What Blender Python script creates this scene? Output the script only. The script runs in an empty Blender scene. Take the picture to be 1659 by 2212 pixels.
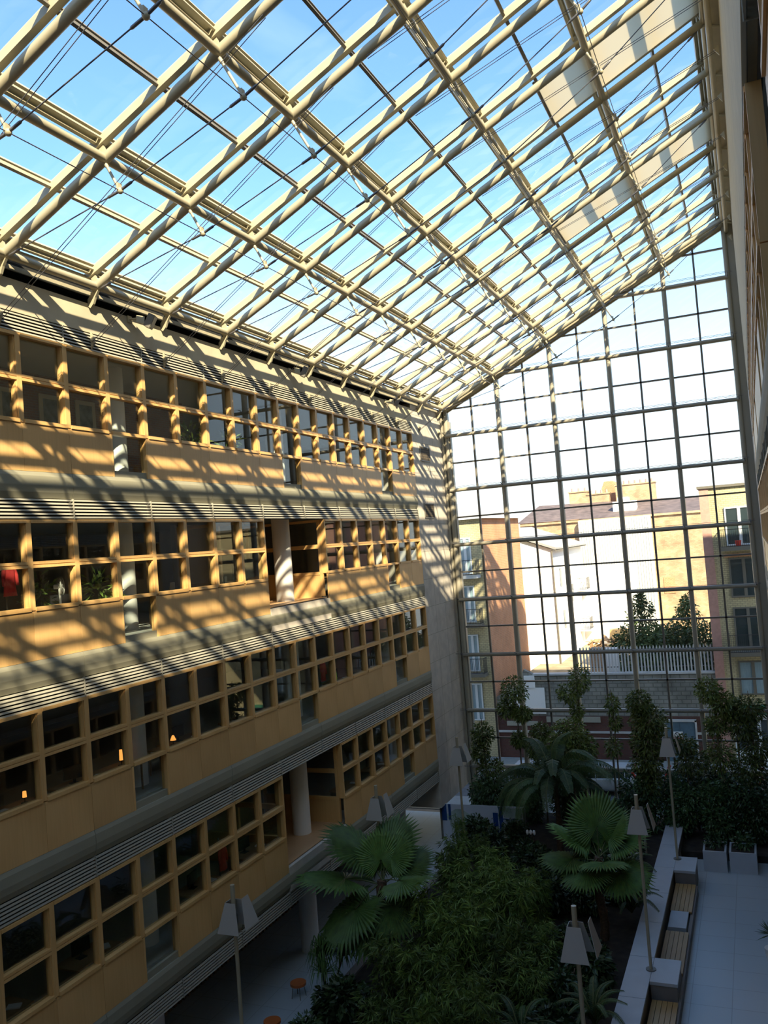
import bpy, math, random
from mathutils import Vector, Matrix, Euler
R = math.radians
scene = bpy.context.scene
COL = scene.collection

# ---------------------------------------------------------------- camera
cam_d = bpy.data.cameras.new('camera')
cam = bpy.data.objects.new('camera', cam_d)
COL.objects.link(cam)
cam.location = (15.002, -45.184, 14.808)
cam.rotation_euler = (1.6111724, 0.0772376, 0.4030266)
cam_d.sensor_fit = 'VERTICAL'
cam_d.sensor_height = 36.0
cam_d.lens = 1863.12 * 36.0 / 2212.0
cam_d.clip_start = 0.05
cam_d.clip_end = 2000
scene.camera = cam

# ---------------------------------------------------------------- light
SUN = Vector((1.0, -1.2, 1.2)).normalized()          # towards the sun
w = bpy.data.worlds.new('sky')
scene.world = w
w.use_nodes = True
nt = w.node_tree
nt.nodes.clear()
wo = nt.nodes.new('ShaderNodeOutputWorld')
bg = nt.nodes.new('ShaderNodeBackground')
sky = nt.nodes.new('ShaderNodeTexSky')
sky.sky_type = 'NISHITA'
sky.sun_disc = False
sky.sun_elevation = math.asin(SUN.z)
sky.sun_rotation = math.atan2(SUN.x, SUN.y)
sky.air_density = 1.0
sky.dust_density = 1.0
sky.ozone_density = 1.4
SKY_STRENGTH = 0.26
bg.inputs['Strength'].default_value = SKY_STRENGTH
# thin cirrus streaks
tc = nt.nodes.new('ShaderNodeTexCoord')
mp = nt.nodes.new('ShaderNodeMapping'); mp.inputs['Scale'].default_value = (2.2, 6.0, 9.0); mp.inputs['Rotation'].default_value = (0.3, 0.5, 0.6)
ns = nt.nodes.new('ShaderNodeTexNoise'); ns.inputs['Scale'].default_value = 1.6; ns.inputs['Detail'].default_value = 7; ns.inputs['Distortion'].default_value = 0.6
cr = nt.nodes.new('ShaderNodeMapRange'); cr.inputs['From Min'].default_value = 0.52; cr.inputs['From Max'].default_value = 0.85; cr.inputs['To Max'].default_value = 0.35
mx = nt.nodes.new('ShaderNodeMixRGB'); mx.inputs['Color2'].default_value = (3.4, 3.5, 3.6, 1)
nt.links.new(tc.outputs['Generated'], mp.inputs['Vector']); nt.links.new(mp.outputs['Vector'], ns.inputs['Vector'])
nt.links.new(ns.outputs['Fac'], cr.inputs['Value']); nt.links.new(cr.outputs['Result'], mx.inputs['Fac'])
nt.links.new(sky.outputs['Color'], mx.inputs['Color1'])
gm = nt.nodes.new('ShaderNodeMixRGB'); gm.blend_type = 'MULTIPLY'; gm.inputs['Fac'].default_value = 1; gm.inputs['Color2'].default_value = (0.74, 0.95, 1.1, 1)
nt.links.new(mx.outputs['Color'], gm.inputs['Color1'])
# pale haze towards the horizon
sx = nt.nodes.new('ShaderNodeSeparateXYZ'); hz = nt.nodes.new('ShaderNodeMapRange'); hz.interpolation_type = 'SMOOTHSTEP'
hz.inputs['From Min'].default_value = 0.0; hz.inputs['From Max'].default_value = 0.42; hz.inputs['To Min'].default_value = 0.85; hz.inputs['To Max'].default_value = 0.0
hm = nt.nodes.new('ShaderNodeMixRGB'); hm.inputs['Color2'].default_value = (3.9, 4.0, 4.05, 1)
nt.links.new(tc.outputs['Generated'], sx.inputs[0]); nt.links.new(sx.outputs['Z'], hz.inputs['Value']); nt.links.new(hz.outputs['Result'], hm.inputs['Fac'])
nt.links.new(gm.outputs['Color'], hm.inputs['Color1']); nt.links.new(hm.outputs['Color'], bg.inputs['Color'])
nt.links.new(bg.outputs['Background'], wo.inputs['Surface'])

sd = bpy.data.lights.new('sun', 'SUN')
sd.energy = 11.0
sd.angle = R(0.55)
sd.color = (1.0, 0.85, 0.60)
so = bpy.data.objects.new('sun', sd)
so.rotation_euler = (-SUN).to_track_quat('-Z', 'Y').to_euler()
so.location = (60, -70, 80)
COL.objects.link(so)

scene.view_settings.view_transform = 'Standard'
scene.view_settings.look = 'None'
scene.view_settings.exposure = 0.55
scene.view_settings.gamma = 1.0
scene.view_settings.use_curve_mapping = False
try:
    scene.cycles.transparent_max_bounces = 24
    scene.cycles.max_bounces = 10
    scene.cycles.diffuse_bounces = 5
except Exception:
    pass

# ---------------------------------------------------------------- materials
MATS = {}
def principled(name):
    m = bpy.data.materials.new(name); m.use_nodes = True
    n = m.node_tree; b = n.nodes.get('Principled BSDF')
    MATS[name] = m
    return m, n, b
def mat(name, col, rough=0.6, metal=0.0, noise=0.0, scale=6.0, stretch=(1, 1, 1), bump=0.0, spec=0.5, emit=None):
    m, n, b = principled(name)
    b.inputs['Base Color'].default_value = (*col, 1)
    b.inputs['Roughness'].default_value = rough
    b.inputs['Metallic'].default_value = metal
    b.inputs['Specular IOR Level'].default_value = spec
    if noise or bump:
        t = n.nodes.new('ShaderNodeTexCoord'); p = n.nodes.new('ShaderNodeMapping'); p.inputs['Scale'].default_value = stretch
        x = n.nodes.new('ShaderNodeTexNoise'); x.inputs['Scale'].default_value = scale; x.inputs['Detail'].default_value = 5
        n.links.new(t.outputs['Object'], p.inputs['Vector']); n.links.new(p.outputs['Vector'], x.inputs['Vector'])
        if noise:
            r = n.nodes.new('ShaderNodeMapRange'); r.inputs['From Min'].default_value = 0.3; r.inputs['From Max'].default_value = 0.7
            r.inputs['To Min'].default_value = 1 - noise; r.inputs['To Max'].default_value = 1 + noise
            v = n.nodes.new('ShaderNodeVectorMath'); v.operation = 'SCALE'; v.inputs[0].default_value = col
            n.links.new(x.outputs['Fac'], r.inputs['Value']); n.links.new(r.outputs['Result'], v.inputs['Scale'])
            n.links.new(v.outputs['Vector'], b.inputs['Base Color'])
        if bump:
            u = n.nodes.new('ShaderNodeBump'); u.inputs['Strength'].default_value = bump; u.inputs['Distance'].default_value = 0.02
            n.links.new(x.outputs['Fac'], u.inputs['Height']); n.links.new(u.outputs['Normal'], b.inputs['Normal'])
    if emit:
        b.inputs['Emission Color'].default_value = (*emit[0], 1); b.inputs['Emission Strength'].default_value = emit[1]
    return m
def brick(name, c1, c2, mortar, bw=0.24, bh=0.075, noise=0.15):
    m, n, b = principled(name)
    b.inputs['Roughness'].default_value = 0.85
    t = n.nodes.new('ShaderNodeTexCoord'); s = n.nodes.new('ShaderNodeSeparateXYZ'); a = n.nodes.new('ShaderNodeMath'); a.operation = 'ADD'
    c = n.nodes.new('ShaderNodeCombineXYZ'); k = n.nodes.new('ShaderNodeTexBrick')
    n.links.new(t.outputs['Object'], s.inputs[0]); n.links.new(s.outputs['X'], a.inputs[0]); n.links.new(s.outputs['Y'], a.inputs[1])
    n.links.new(a.outputs[0], c.inputs['X']); n.links.new(s.outputs['Z'], c.inputs['Y'])
    k.inputs['Scale'].default_value = 1; k.inputs['Brick Width'].default_value = bw; k.inputs['Row Height'].default_value = bh
    k.inputs['Mortar Size'].default_value = bh * 0.12; k.inputs['Color1'].default_value = (*c1, 1); k.inputs['Color2'].default_value = (*c2, 1)
    k.inputs['Mortar'].default_value = (*mortar, 1); k.inputs['Bias'].default_value = 0
    x = n.nodes.new('ShaderNodeTexNoise'); x.inputs['Scale'].default_value = 0.8; x.inputs['Detail'].default_value = 6
    r = n.nodes.new('ShaderNodeMapRange'); r.inputs['From Min'].default_value = 0.3; r.inputs['From Max'].default_value = 0.7; r.inputs['To Min'].default_value = 1 - noise; r.inputs['To Max'].default_value = 1 + noise
    v = n.nodes.new('ShaderNodeVectorMath'); v.operation = 'SCALE'
    n.links.new(t.outputs['Object'], x.inputs['Vector']); n.links.new(x.outputs['Fac'], r.inputs['Value']); n.links.new(r.outputs['Result'], v.inputs['Scale'])
    n.links.new(c.outputs[0], k.inputs['Vector']); n.links.new(k.outputs['Color'], v.inputs[0]); n.links.new(v.outputs['Vector'], b.inputs['Base Color'])
    return m
def timber(name, col, dark, rough=0.42, vert=True):
    m, n, b = principled(name)
    b.inputs['Roughness'].default_value = rough
    t = n.nodes.new('ShaderNodeTexCoord'); p = n.nodes.new('ShaderNodeMapping')
    p.inputs['Scale'].default_value = (14, 14, 0.7) if vert else (0.7, 0.7, 14)
    x = n.nodes.new('ShaderNodeTexNoise'); x.inputs['Scale'].default_value = 1.3; x.inputs['Detail'].default_value = 6; x.inputs['Distortion'].default_value = 0.4
    x2 = n.nodes.new('ShaderNodeTexNoise'); x2.inputs['Scale'].default_value = 0.45
    ad = n.nodes.new('ShaderNodeMath'); ad.operation = 'MULTIPLY_ADD'; ad.inputs[1].default_value = 0.5
    r = n.nodes.new('ShaderNodeValToRGB'); r.color_ramp.elements[0].position = 0.45; r.color_ramp.elements[0].color = (*dark, 1)
    r.color_ramp.elements[1].position = 0.95; r.color_ramp.elements[1].color = (*col, 1)
    oi = n.nodes.new('ShaderNodeObjectInfo'); rr = n.nodes.new('ShaderNodeMapRange'); rr.inputs['To Min'].default_value = 0.92; rr.inputs['To Max'].default_value = 1.08
    v = n.nodes.new('ShaderNodeVectorMath'); v.operation = 'SCALE'
    n.links.new(t.outputs['Object'], p.inputs['Vector']); n.links.new(p.outputs['Vector'], x.inputs['Vector']); n.links.new(t.outputs['Object'], x2.inputs['Vector'])
    n.links.new(x.outputs['Fac'], ad.inputs[0]); n.links.new(x2.outputs['Fac'], ad.inputs[2]); n.links.new(ad.outputs[0], r.inputs['Fac'])
    n.links.new(oi.outputs['Random'], rr.inputs['Value']); n.links.new(rr.outputs['Result'], v.inputs['Scale'])
    n.links.new(r.outputs['Color'], v.inputs[0]); n.links.new(v.outputs['Vector'], b.inputs['Base Color'])
    return m
def glass(name, tint=(1, 1, 1), f0=0.04, rough=0.0, dirt=0.0):
    m = bpy.data.materials.new(name); m.use_nodes = True; n = m.node_tree; n.nodes.clear(); MATS[name] = m
    o = n.nodes.new('ShaderNodeOutputMaterial'); tr = n.nodes.new('ShaderNodeBsdfTransparent'); tr.inputs['Color'].default_value = (*tint, 1)
    gl = n.nodes.new('ShaderNodeBsdfGlossy'); gl.inputs['Roughness'].default_value = rough
    lw = n.nodes.new('ShaderNodeLayerWeight'); lw.inputs['Blend'].default_value = 0.5
    pw = n.nodes.new('ShaderNodeMath'); pw.operation = 'POWER'; pw.inputs[1].default_value = 5.0
    ma = n.nodes.new('ShaderNodeMath'); ma.operation = 'MULTIPLY_ADD'; ma.inputs[1].default_value = 0.9 - f0; ma.inputs[2].default_value = f0; ma.use_clamp = True
    mxs = n.nodes.new('ShaderNodeMixShader')
    n.links.new(lw.outputs['Facing'], pw.inputs[0]); n.links.new(pw.outputs[0], ma.inputs[0]); n.links.new(ma.outputs[0], mxs.inputs['Fac'])
    n.links.new(tr.outputs[0], mxs.inputs[1]); n.links.new(gl.outputs[0], mxs.inputs[2]); n.links.new(mxs.outputs[0], o.inputs['Surface'])
    return m
def leafmat(name, col, var=0.35, rough=0.45):
    m, n, b = principled(name)
    b.inputs['Roughness'].default_value = rough
    t = n.nodes.new('ShaderNodeTexCoord'); x = n.nodes.new('ShaderNodeTexNoise'); x.inputs['Scale'].default_value = 3.0; x.inputs['Detail'].default_value = 3
    r = n.nodes.new('ShaderNodeMapRange'); r.inputs['From Min'].default_value = 0.3; r.inputs['From Max'].default_value = 0.7; r.inputs['To Min'].default_value = 1 - var; r.inputs['To Max'].default_value = 1 + var
    v = n.nodes.new('ShaderNodeVectorMath'); v.operation = 'SCALE'; v.inputs[0].default_value = col
    n.links.new(t.outputs['Object'], x.inputs['Vector']); n.links.new(x.outputs['Fac'], r.inputs['Value']); n.links.new(r.outputs['Result'], v.inputs['Scale'])
    oi = n.nodes.new('ShaderNodeObjectInfo'); rr = n.nodes.new('ShaderNodeMapRange'); rr.inputs['To Min'].default_value = 0.62; rr.inputs['To Max'].default_value = 1.3
    v2 = n.nodes.new('ShaderNodeVectorMath'); v2.operation = 'SCALE'
    n.links.new(oi.outputs['Random'], rr.inputs['Value']); n.links.new(rr.outputs['Result'], v2.inputs['Scale']); n.links.new(v.outputs['Vector'], v2.inputs[0])
    n.links.new(v2.outputs['Vector'], b.inputs['Base Color'])
    return m

STEEL = mat('painted_steel', (0.40, 0.355, 0.24), 0.38, noise=0.05, scale=3)
GSTEEL = mat('gable_steel', (0.33, 0.30, 0.225), 0.4)
STEEL_D = mat('dark_painted_steel', (0.16, 0.145, 0.115), 0.45)
CABLE = mat('steel_cable', (0.17, 0.165, 0.17), 0.35, metal=0.6)
RENDER = mat('cast_render', (0.50, 0.435, 0.30), 0.8, noise=0.09, scale=1.6, bump=0.05)
BAND = mat('grey_band', (0.285, 0.268, 0.19), 0.75, noise=0.06, scale=1.0)
SLAT = mat('louvre_metal', (0.36, 0.34, 0.27), 0.5)
DARK = mat('recess_shade', (0.02, 0.02, 0.018), 0.9)  # near-black colour standing in for shade in louvre gaps and recesses
CLAD = mat('concrete_cladding', (0.54, 0.485, 0.40), 0.8, noise=0.12, scale=2.2, bump=0.04)
TIMBER = timber('maple_panel', (0.70, 0.43, 0.17), (0.56, 0.325, 0.115))
TFRAME = timber('maple_frame', (0.72, 0.44, 0.17), (0.58, 0.33, 0.11), 0.4)
PANE = glass('window_pane', (0.93, 0.96, 0.95), 0.05)
ROOFGLASS = glass('roof_glass', (0.97, 0.99, 0.99), 0.025)
WALLGLASS = glass('gable_glass', (0.96, 0.98, 0.98), 0.025)
WHITE = mat('white_plaster', (0.82, 0.80, 0.74), 0.65)
CEIL = mat('office_ceiling', (0.42, 0.42, 0.38), 0.8)
OWALL = mat('office_wall', (0.30, 0.28, 0.24), 0.8, noise=0.1, scale=0.7)
OBRICK = brick('office_brick', (0.28, 0.12, 0.06), (0.22, 0.09, 0.05), (0.25, 0.2, 0.15))
CARPET = mat('office_carpet', (0.10, 0.10, 0.10), 0.95)
BLIND = mat('blind_cloth', (0.62, 0.57, 0.47), 0.8)
_n = BLIND.node_tree; _t = _n.nodes.new('ShaderNodeBsdfTranslucent'); _t.inputs['Color'].default_value = (0.95, 0.88, 0.72, 1)
_m = _n.nodes.new('ShaderNodeMixShader'); _m.inputs['Fac'].default_value = 0.7
_n.links.new(_n.nodes['Principled BSDF'].outputs[0], _m.inputs[1]); _n.links.new(_t.outputs[0], _m.inputs[2]); _n.links.new(_m.outputs[0], _n.nodes['Material Output'].inputs['Surface'])

# ---------------------------------------------------------------- helpers
def tag(o, label=None, cat=None, group=None, kind=None):
    if label: o['label'] = label
    if cat: o['category'] = cat
    if group: o['group'] = group
    if kind: o['kind'] = kind
    return o
def empty(name, loc, rz=0.0):
    o = bpy.data.objects.new(name, None); o.empty_display_size = 0.2
    o.location = loc; o.rotation_euler = (0, 0, rz); COL.objects.link(o)
    return o
def basis(d):
    d = Vector(d).normalized()
    u = d.cross(Vector((0, 0, 1)))
    if u.length < 1e-4: u = Vector((1, 0, 0))
    u.normalize(); v = u.cross(d)
    return d, u, v
class MB:
    def __init__(s): s.v = []; s.f = []; s.mi = []; s.sm = []
    def _add(s, vs, fs, mi=0, smooth=False):
        b = len(s.v); s.v += [tuple(x) for x in vs]
        s.f += [tuple(b + i for i in f) for f in fs]; s.mi += [mi] * len(fs); s.sm += [smooth] * len(fs)
        return s
    def box(s, x0, x1, y0, y1, z0, z1, mi=0):
        v = [(x0, y0, z0), (x1, y0, z0), (x1, y1, z0), (x0, y1, z0), (x0, y0, z1), (x1, y0, z1), (x1, y1, z1), (x0, y1, z1)]
        return s._add(v, [(0, 3, 2, 1), (4, 5, 6, 7), (0, 1, 5, 4), (1, 2, 6, 5), (2, 3, 7, 6), (3, 0, 4, 7)], mi)
    def bar(s, p0, p1, w_, h, mi=0, up=None):
        p0, p1 = Vector(p0), Vector(p1); d = (p1 - p0).normalized()
        upv = Vector(up) if up else Vector((0, 0, 1))
        u = d.cross(upv)
        if u.length < 1e-4: u = Vector((1, 0, 0))
        u.normalize(); v = u.cross(d)
        c = []
        for p in (p0, p1):
            for a, b in ((-1, -1), (1, -1), (1, 1), (-1, 1)): c.append(p + u * a * w_ / 2 + v * b * h / 2)
        return s._add(c, [(0, 3, 2, 1), (4, 5, 6, 7), (0, 1, 5, 4), (1, 2, 6, 5), (2, 3, 7, 6), (3, 0, 4, 7)], mi)
    def tube(s, pts, r, n=10, mi=0, cap=True):
        pts = [Vector(p) for p in pts]; rs = r if isinstance(r, (list, tuple)) else [r] * len(pts)
        rings = []; b = len(s.v); d0, u, v = basis(pts[1] - pts[0])
        for i, p in enumerate(pts):
            if i == 0: t = pts[1] - p
            elif i == len(pts) - 1: t = p - pts[i - 1]
            else: t = (pts[i + 1] - pts[i - 1])
            t.normalize(); u = (u - t * u.dot(t)).normalized(); v = t.cross(u)
            rings.append([p + (u * math.cos(2 * math.pi * k / n) + v * math.sin(2 * math.pi * k / n)) * rs[i] for k in range(n)])
        vs = [q for rg in rings for q in rg]; fs = []
        for i in range(len(pts) - 1):
            for k in range(n):
                a = i * n + k; c = i * n + (k + 1) % n
                fs.append((a, c, c + n, a + n))
        s._add(vs, fs, mi, True)
        if cap: s._add(rings[0], [tuple(reversed(range(n)))], mi); s._add(rings[-1], [tuple(range(n))], mi)
        return s
    def prism(s, poly, axis, a0, a1, mi=0):
        """poly: 2D points; axis: 'x','y','z' extrusion axis"""
        def P(q, a):
            return {'x': (a, q[0], q[1]), 'y': (q[0], a, q[1]), 'z': (q[0], q[1], a)}[axis]
        n = len(poly); vs = [P(q, a0) for q in poly] + [P(q, a1) for q in poly]
        fs = [tuple(range(n))[::-1], tuple(range(n, 2 * n))] + [(i, (i + 1) % n, (i + 1) % n + n, i + n) for i in range(n)]
        return s._add(vs, fs, mi)
    def ball(s, c, r, n=10, mi=0, sz=1.0):
        c = Vector(c); vs = []; fs = []; m_ = n // 2
        for i in range(1, m_):
            th = math.pi * i / m_
            for k in range(n):
                ph = 2 * math.pi * k / n
                vs.append(c + Vector((math.sin(th) * math.cos(ph), math.sin(th) * math.sin(ph), math.cos(th) * sz)) * r)
        top = len(vs); vs.append(c + Vector((0, 0, r * sz))); bot = len(vs); vs.append(c - Vector((0, 0, r * sz)))
        for i in range(m_ - 2):
            for k in range(n): fs.append((i * n + k, (i + 1) * n + k, (i + 1) * n + (k + 1) % n, i * n + (k + 1) % n))
        for k in range(n): fs.append((top, k, (k + 1) % n)); fs.append((bot, (m_ - 2) * n + (k + 1) % n, (m_ - 2) * n + k))
        return s._add(vs, fs, mi, True)
    def quad(s, a, b, c, d, mi=0): return s._add([a, b, c, d], [(0, 1, 2, 3)], mi)
    def mesh(s, name, mats):
        me = bpy.data.meshes.new(name); me.from_pydata(s.v, [], s.f)
        for m in (mats if isinstance(mats, (list, tuple)) else [mats]): me.materials.append(m)
        me.polygons.foreach_set('material_index', s.mi); me.polygons.foreach_set('use_smooth', s.sm)
        me.update(); return me
    def build(s, name, mats, parent=None, kind=None):
        o = bpy.data.objects.new(name, s.mesh(name, mats)); COL.objects.link(o)
        if parent: o.parent = parent
        if kind: o['kind'] = kind
        return o
def put(name, me, parent=None, loc=(0, 0, 0), rot=(0, 0, 0), scale=None):
    o = bpy.data.objects.new(name, me); o.location = loc; o.rotation_euler = rot
    if scale: o.scale = scale
    COL.objects.link(o)
    if parent: o.parent = parent
    return o
def copy_tree(o, parent=None):
    c = o.copy(); COL.objects.link(c)
    if parent: c.parent = parent; c.matrix_parent_inverse = o.matrix_parent_inverse
    for ch in list(KIDS(o)): copy_tree(ch, c)
    return c
def KIDS(o): return [x for x in COL.objects if x.parent == o]
ORD = ['first', 'second', 'third', 'fourth', 'fifth', 'sixth', 'seventh', 'eighth', 'ninth', 'tenth', 'eleventh', 'twelfth',
       'thirteenth', 'fourteenth', 'fifteenth', 'sixteenth', 'seventeenth', 'eighteenth', 'nineteenth', 'twentieth', 'twenty-first', 'twenty-second']
WN = [0]; TN = [0]
def wname(): WN[0] += 1; return 'window_%d' % WN[0]
def tname(): TN[0] += 1; return 'trim_%d' % TN[0]
random.seed(4)

# ================================================================= SETTING
YB = -58.0                       # rear end of the atrium
SILLS = {'L4': 18.35, 'L3': 13.97, 'L2': 9.63, 'L1': 5.25}
# ---- ground
MB_ = MB
floor_m = mat('floor_tiles', (0.36, 0.39, 0.40), 0.32, noise=0.05, scale=0.5)
def tile_lines(m, w_=1.2):
    n = m.node_tree; b = n.nodes['Principled BSDF']
    t = n.nodes.new('ShaderNodeTexCoord'); k = n.nodes.new('ShaderNodeTexBrick'); k.offset = 0
    k.inputs['Scale'].default_value = 1; k.inputs['Brick Width'].default_value = w_; k.inputs['Row Height'].default_value = w_
    k.inputs['Mortar Size'].default_value = 0.012; k.inputs['Color1'].default_value = (0.43, 0.485, 0.50, 1); k.inputs['Color2'].default_value = (0.40, 0.46, 0.48, 1)
    k.inputs['Mortar'].default_value = (0.30, 0.32, 0.33, 1)
    n.links.new(t.outputs['Object'], k.inputs['Vector']); n.links.new(k.outputs['Color'], b.inputs['Base Color'])
tile_lines(floor_m)
MB().box(-12, 27, YB, -0.1, -0.25, 0.0).build('floor', floor_m, kind='structure')

def sp_z(z): return z - 1.15
# ---- one window module (origin: sill line, centre of module, outward = +x)
def win_frame_mesh(w_=1.5, h=2.1, mid=True):
    b = MB(); hw = w_ / 2
    for s in (-1, 1):
        b.box(-0.2, 0.0, min(s * hw, s * (hw - 0.075)), max(s * hw, s * (hw - 0.075)), 0, h)
        b.box(-0.16, -0.03, min(s * (hw - 0.075), s * (hw - 0.105)), max(s * (hw - 0.075), s * (hw - 0.105)), 0.06, h - 0.06)
    b.box(-0.2, 0.03, -hw + 0.076, hw - 0.076, -0.02, 0.07)
    b.box(-0.2, 0.02, -hw + 0.076, hw - 0.076, h - 0.08, h)
    if mid:
        b.box(-0.2, 0.0, -hw + 0.076, hw - 0.076, h / 2 - 0.075, h / 2 - 0.008); b.box(-0.2, 0.0, -hw + 0.076, hw - 0.076, h / 2 + 0.008, h / 2 + 0.075)
        b.box(-0.19, -0.02, -hw + 0.076, hw - 0.076, h / 2 - 0.008, h / 2 + 0.008)
    return b.mesh('frame', TFRAME)
FR = win_frame_mesh()
PL = MB().box(-0.135, -0.12, -0.66, 0.66, 0.07, 0.98).mesh('pane', PANE)
PU = MB().box(-0.135, -0.12, -0.66, 0.66, 1.125, 2.02).mesh('pane', PANE)
bl = MB()
for s in (-1, 1): bl.box(-0.2, 0.0, min(s * 0.75, s * 0.68), max(s * 0.75, s * 0.68), -1.15, -0.02)
LOWFR = bl.mesh('frame', TFRAME)
LOWP = MB().box(-0.135, -0.12, -0.68, 0.68, -0.98, -0.03).mesh('pane', PANE)
LOWS = MB().box(-0.16, -0.04, -0.68, 0.68, -1.15, -0.98).mesh('sill_panel', BAND)
SPM = MB().box(-0.06, 0.0, -0.745, 0.745, -1.145, -0.025).mesh('spandrel', TIMBER)
def facade(side, X, kmax, open_l, low):
    """side +1: left wall looking to +x; -1: right wall looking to -x"""
    rz = 0 if side > 0 else math.pi
    def bx(b, d0, d1, y0, y1, z0, z1, mi=0):
        xa, xb = X + side * d0, X + side * d1
        b.box(min(xa, xb), max(xa, xb), y0, y1, z0, z1, mi)
    Y0 = -4.57; Y1 = Y0 - 1.5 * kmax
    for lv, z in SILLS.items():
        if side < 0 and lv in ('L1', 'L2'):
            pass
        for k in range(kmax):
            yc = Y0 - 1.5 * (k + 0.5)
            if k in open_l.get(lv, ()): continue
            r = put(wname(), FR, None, (X, yc, z), (0, 0, rz)); r['kind'] = 'structure'
            put('pane', PL, r); put('pane', PU, r)
            if k in low:
                q = put(wname(), LOWFR, None, (X, yc, z), (0, 0, rz)); q['kind'] = 'structure'
                put('pane', LOWP, q); put('sill_panel', LOWS, q)
            else:
                q = put(tname(), SPM, None, (X, yc, z), (0, 0, rz)); q['kind'] = 'structure'
        # band with a rounded lower edge, then the louvre strip
        zt = z - 1.15; zb = zt - 0.62
        def sxx(d): return X + side * d
        prof = [(-0.4, zt), (0.0, zt), (0.03, zt - 0.1), (0.035, zt - 0.32), (0.01, zt - 0.48), (-0.05, zb), (-0.4, zb)]
        y = Y0; i = 0
        while y > Y1 + 0.1:
            y2 = max(y - 6.0, Y1)
            b = MB(); b.prism([(sxx(d), zz) for d, zz in prof], 'y', y2 + 0.006, y - 0.006)
            b.build(tname(), BAND, kind='structure'); y = y2
        louvre(side, X, Y1, Y0, zb - 0.50, zb)
    louvre(side, X, Y1, Y0, 20.45, 20.93)
def louvre(side, X, y1, y0, z0, z1):
    b = MB()
    xa = X - side * 0.22; xb = X - side * 0.2
    b.box(min(xa, xb), max(xa, xb), y1, y0, z0, z1, 1)  # near-black backing paints the shade between the blades
    n = 6; pitch = (z1 - z0) / n
    for i in range(n):
        zc = z0 + pitch * (i + 0.5)
        # sloping blade
        p = [(X - side * 0.045, zc + 0.022), (X - side * 0.02, zc + 0.022), (X - side * 0.004, zc - 0.022), (X - side * 0.03, zc - 0.022)]
        b.prism(p, 'y', y1, y0, 0)
    y = y0
    while y > y1:
        xs = sorted((X - side * 0.16, X + side * 0.004)); b.box(xs[0], xs[1], y - 0.012, y + 0.012, z0, z1, 0); y -= 3.0
    r = b.build(tname(), [SLAT, DARK], kind='structure')
LOW = (2, 8, 14, 20, 26)
facade(1, -0.3, 34, {'L3': (7, 8, 9), 'L1': (7, 8, 9)}, LOW)
facade(-1, 15.42, 34, {'L4': (19, 20, 21), 'L3': (24, 25, 26, 27, 28)}, (2, 8, 14, 16, 17, 18, 26))
Y0, Y1 = -4.57, -4.57 - 1.5 * 34
# opening surrounds in the left wall
b = MB()
for z, nm in ((SILLS['L3'], 0), (SILLS['L1'], 1)):
    yb, ya = -4.57 - 15.0, -4.57 - 10.5
    b = MB(); b.box(-0.42, -0.28, yb, ya, z - 1.77, z - 0.98); b.build(tname(), CLAD, kind='structure')
# upper plain wall of the left side
b = MB(); b.box(-0.7, -0.3, Y1, Y0 + 0.0, 20.93, 21.70); b.build('wall_left', RENDER, kind='structure')
# end pier in pale cladding with joints
b = MB(); b.box(-12, -0.3, Y0 + 0.01, 0.0, 1.67, 21.95)
o = b.build('wall_left_end', CLAD, kind='structure')
b = MB()
for i in range(14):
    zz = 3.2 + i * 1.4
    b.box(-0.302, -0.297, Y0 + 0.02, -0.02, zz, zz + 0.018)
for yy in (-3.1, -1.6): b.box(-0.302, -0.297, yy, yy + 0.014, 1.7, 21.9)
b.build(tname(), BAND, kind='structure')
# vent grilles in the pier
vent_m = brick('vent_mesh', (0.09, 0.07, 0.045), (0.12, 0.09, 0.05), (0.03, 0.025, 0.02), 0.12, 0.12)
for zz, t_ in ((19.12, 'upper'), (16.15, 'lower')):
    v = MB(); v.box(-0.30, -0.27, -3.62, -2.28, zz, zz + 0.68)
    r = v.build('vent_grille', vent_m); tag(r, 'dark square vent grille, the %s of the two on the pale end pier' % t_, 'vent', 'vents in the end pier')
    f = MB()
    f.box(-0.3, -0.26, -3.68, -3.62, zz - 0.05, zz + 0.73); f.box(-0.3, -0.26, -2.28, -2.22, zz - 0.05, zz + 0.73)
    f.box(-0.3, -0.26, -3.62, -2.28, zz - 0.05, zz); f.box(-0.3, -0.26, -3.62, -2.28, zz + 0.68, zz + 0.73)
    f.build('frame', STEEL_D, r)
# right-hand upper wall
b = MB(); b.box(15.42, 16.2, Y1, Y0, 20.93, 30.0); b.box(15.42, 15.6, Y0, 0.0, 20.93, 29.6); b.build('wall_right', RENDER, kind='structure')
b = MB(); b.box(15.42, 27, Y0 + 0.01, 0.0, 0.0, 20.93); b.build('wall_right_end', CLAD, kind='structure')
# the two office blocks behind the facades: slabs, back walls, roofs
for side, xa, xb, nm in ((1, -12.0, -0.52, 'left'), (-1, 15.64, 27.0, 'right')):
    for i, (lv, z) in enumerate(SILLS.items()):
        s_ = MB(); s_.box(xa, xb, Y1 - 0.3, Y0, z - 1.95, z - 0.95); s_.build('floor_slab', [CEIL], kind='structure')
    s_ = MB(); s_.box(xa, xb, Y1 - 0.3, Y0, 20.5, 21.3); s_.build('ceiling_slab', CEIL, kind='structure')
    xw = (xa, xa + 0.3) if side > 0 else (xb - 0.3, xb)
    s_ = MB(); s_.box(xw[0], xw[1], Y1 - 0.3, Y0, 0, 20.5); s_.build('wall_back_' + nm, OWALL, kind='structure')
b = MB(); b.box(-12, -0.3, Y1 - 0.3, 0.0, 21.96, 22.1); b.box(-12, -0.75, Y1 - 0.3, 0.0, 21.3, 21.96); b.build('ceiling_left', DARK, kind='structure')  # near-black colour paints the shade in the gap under the eave
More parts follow.
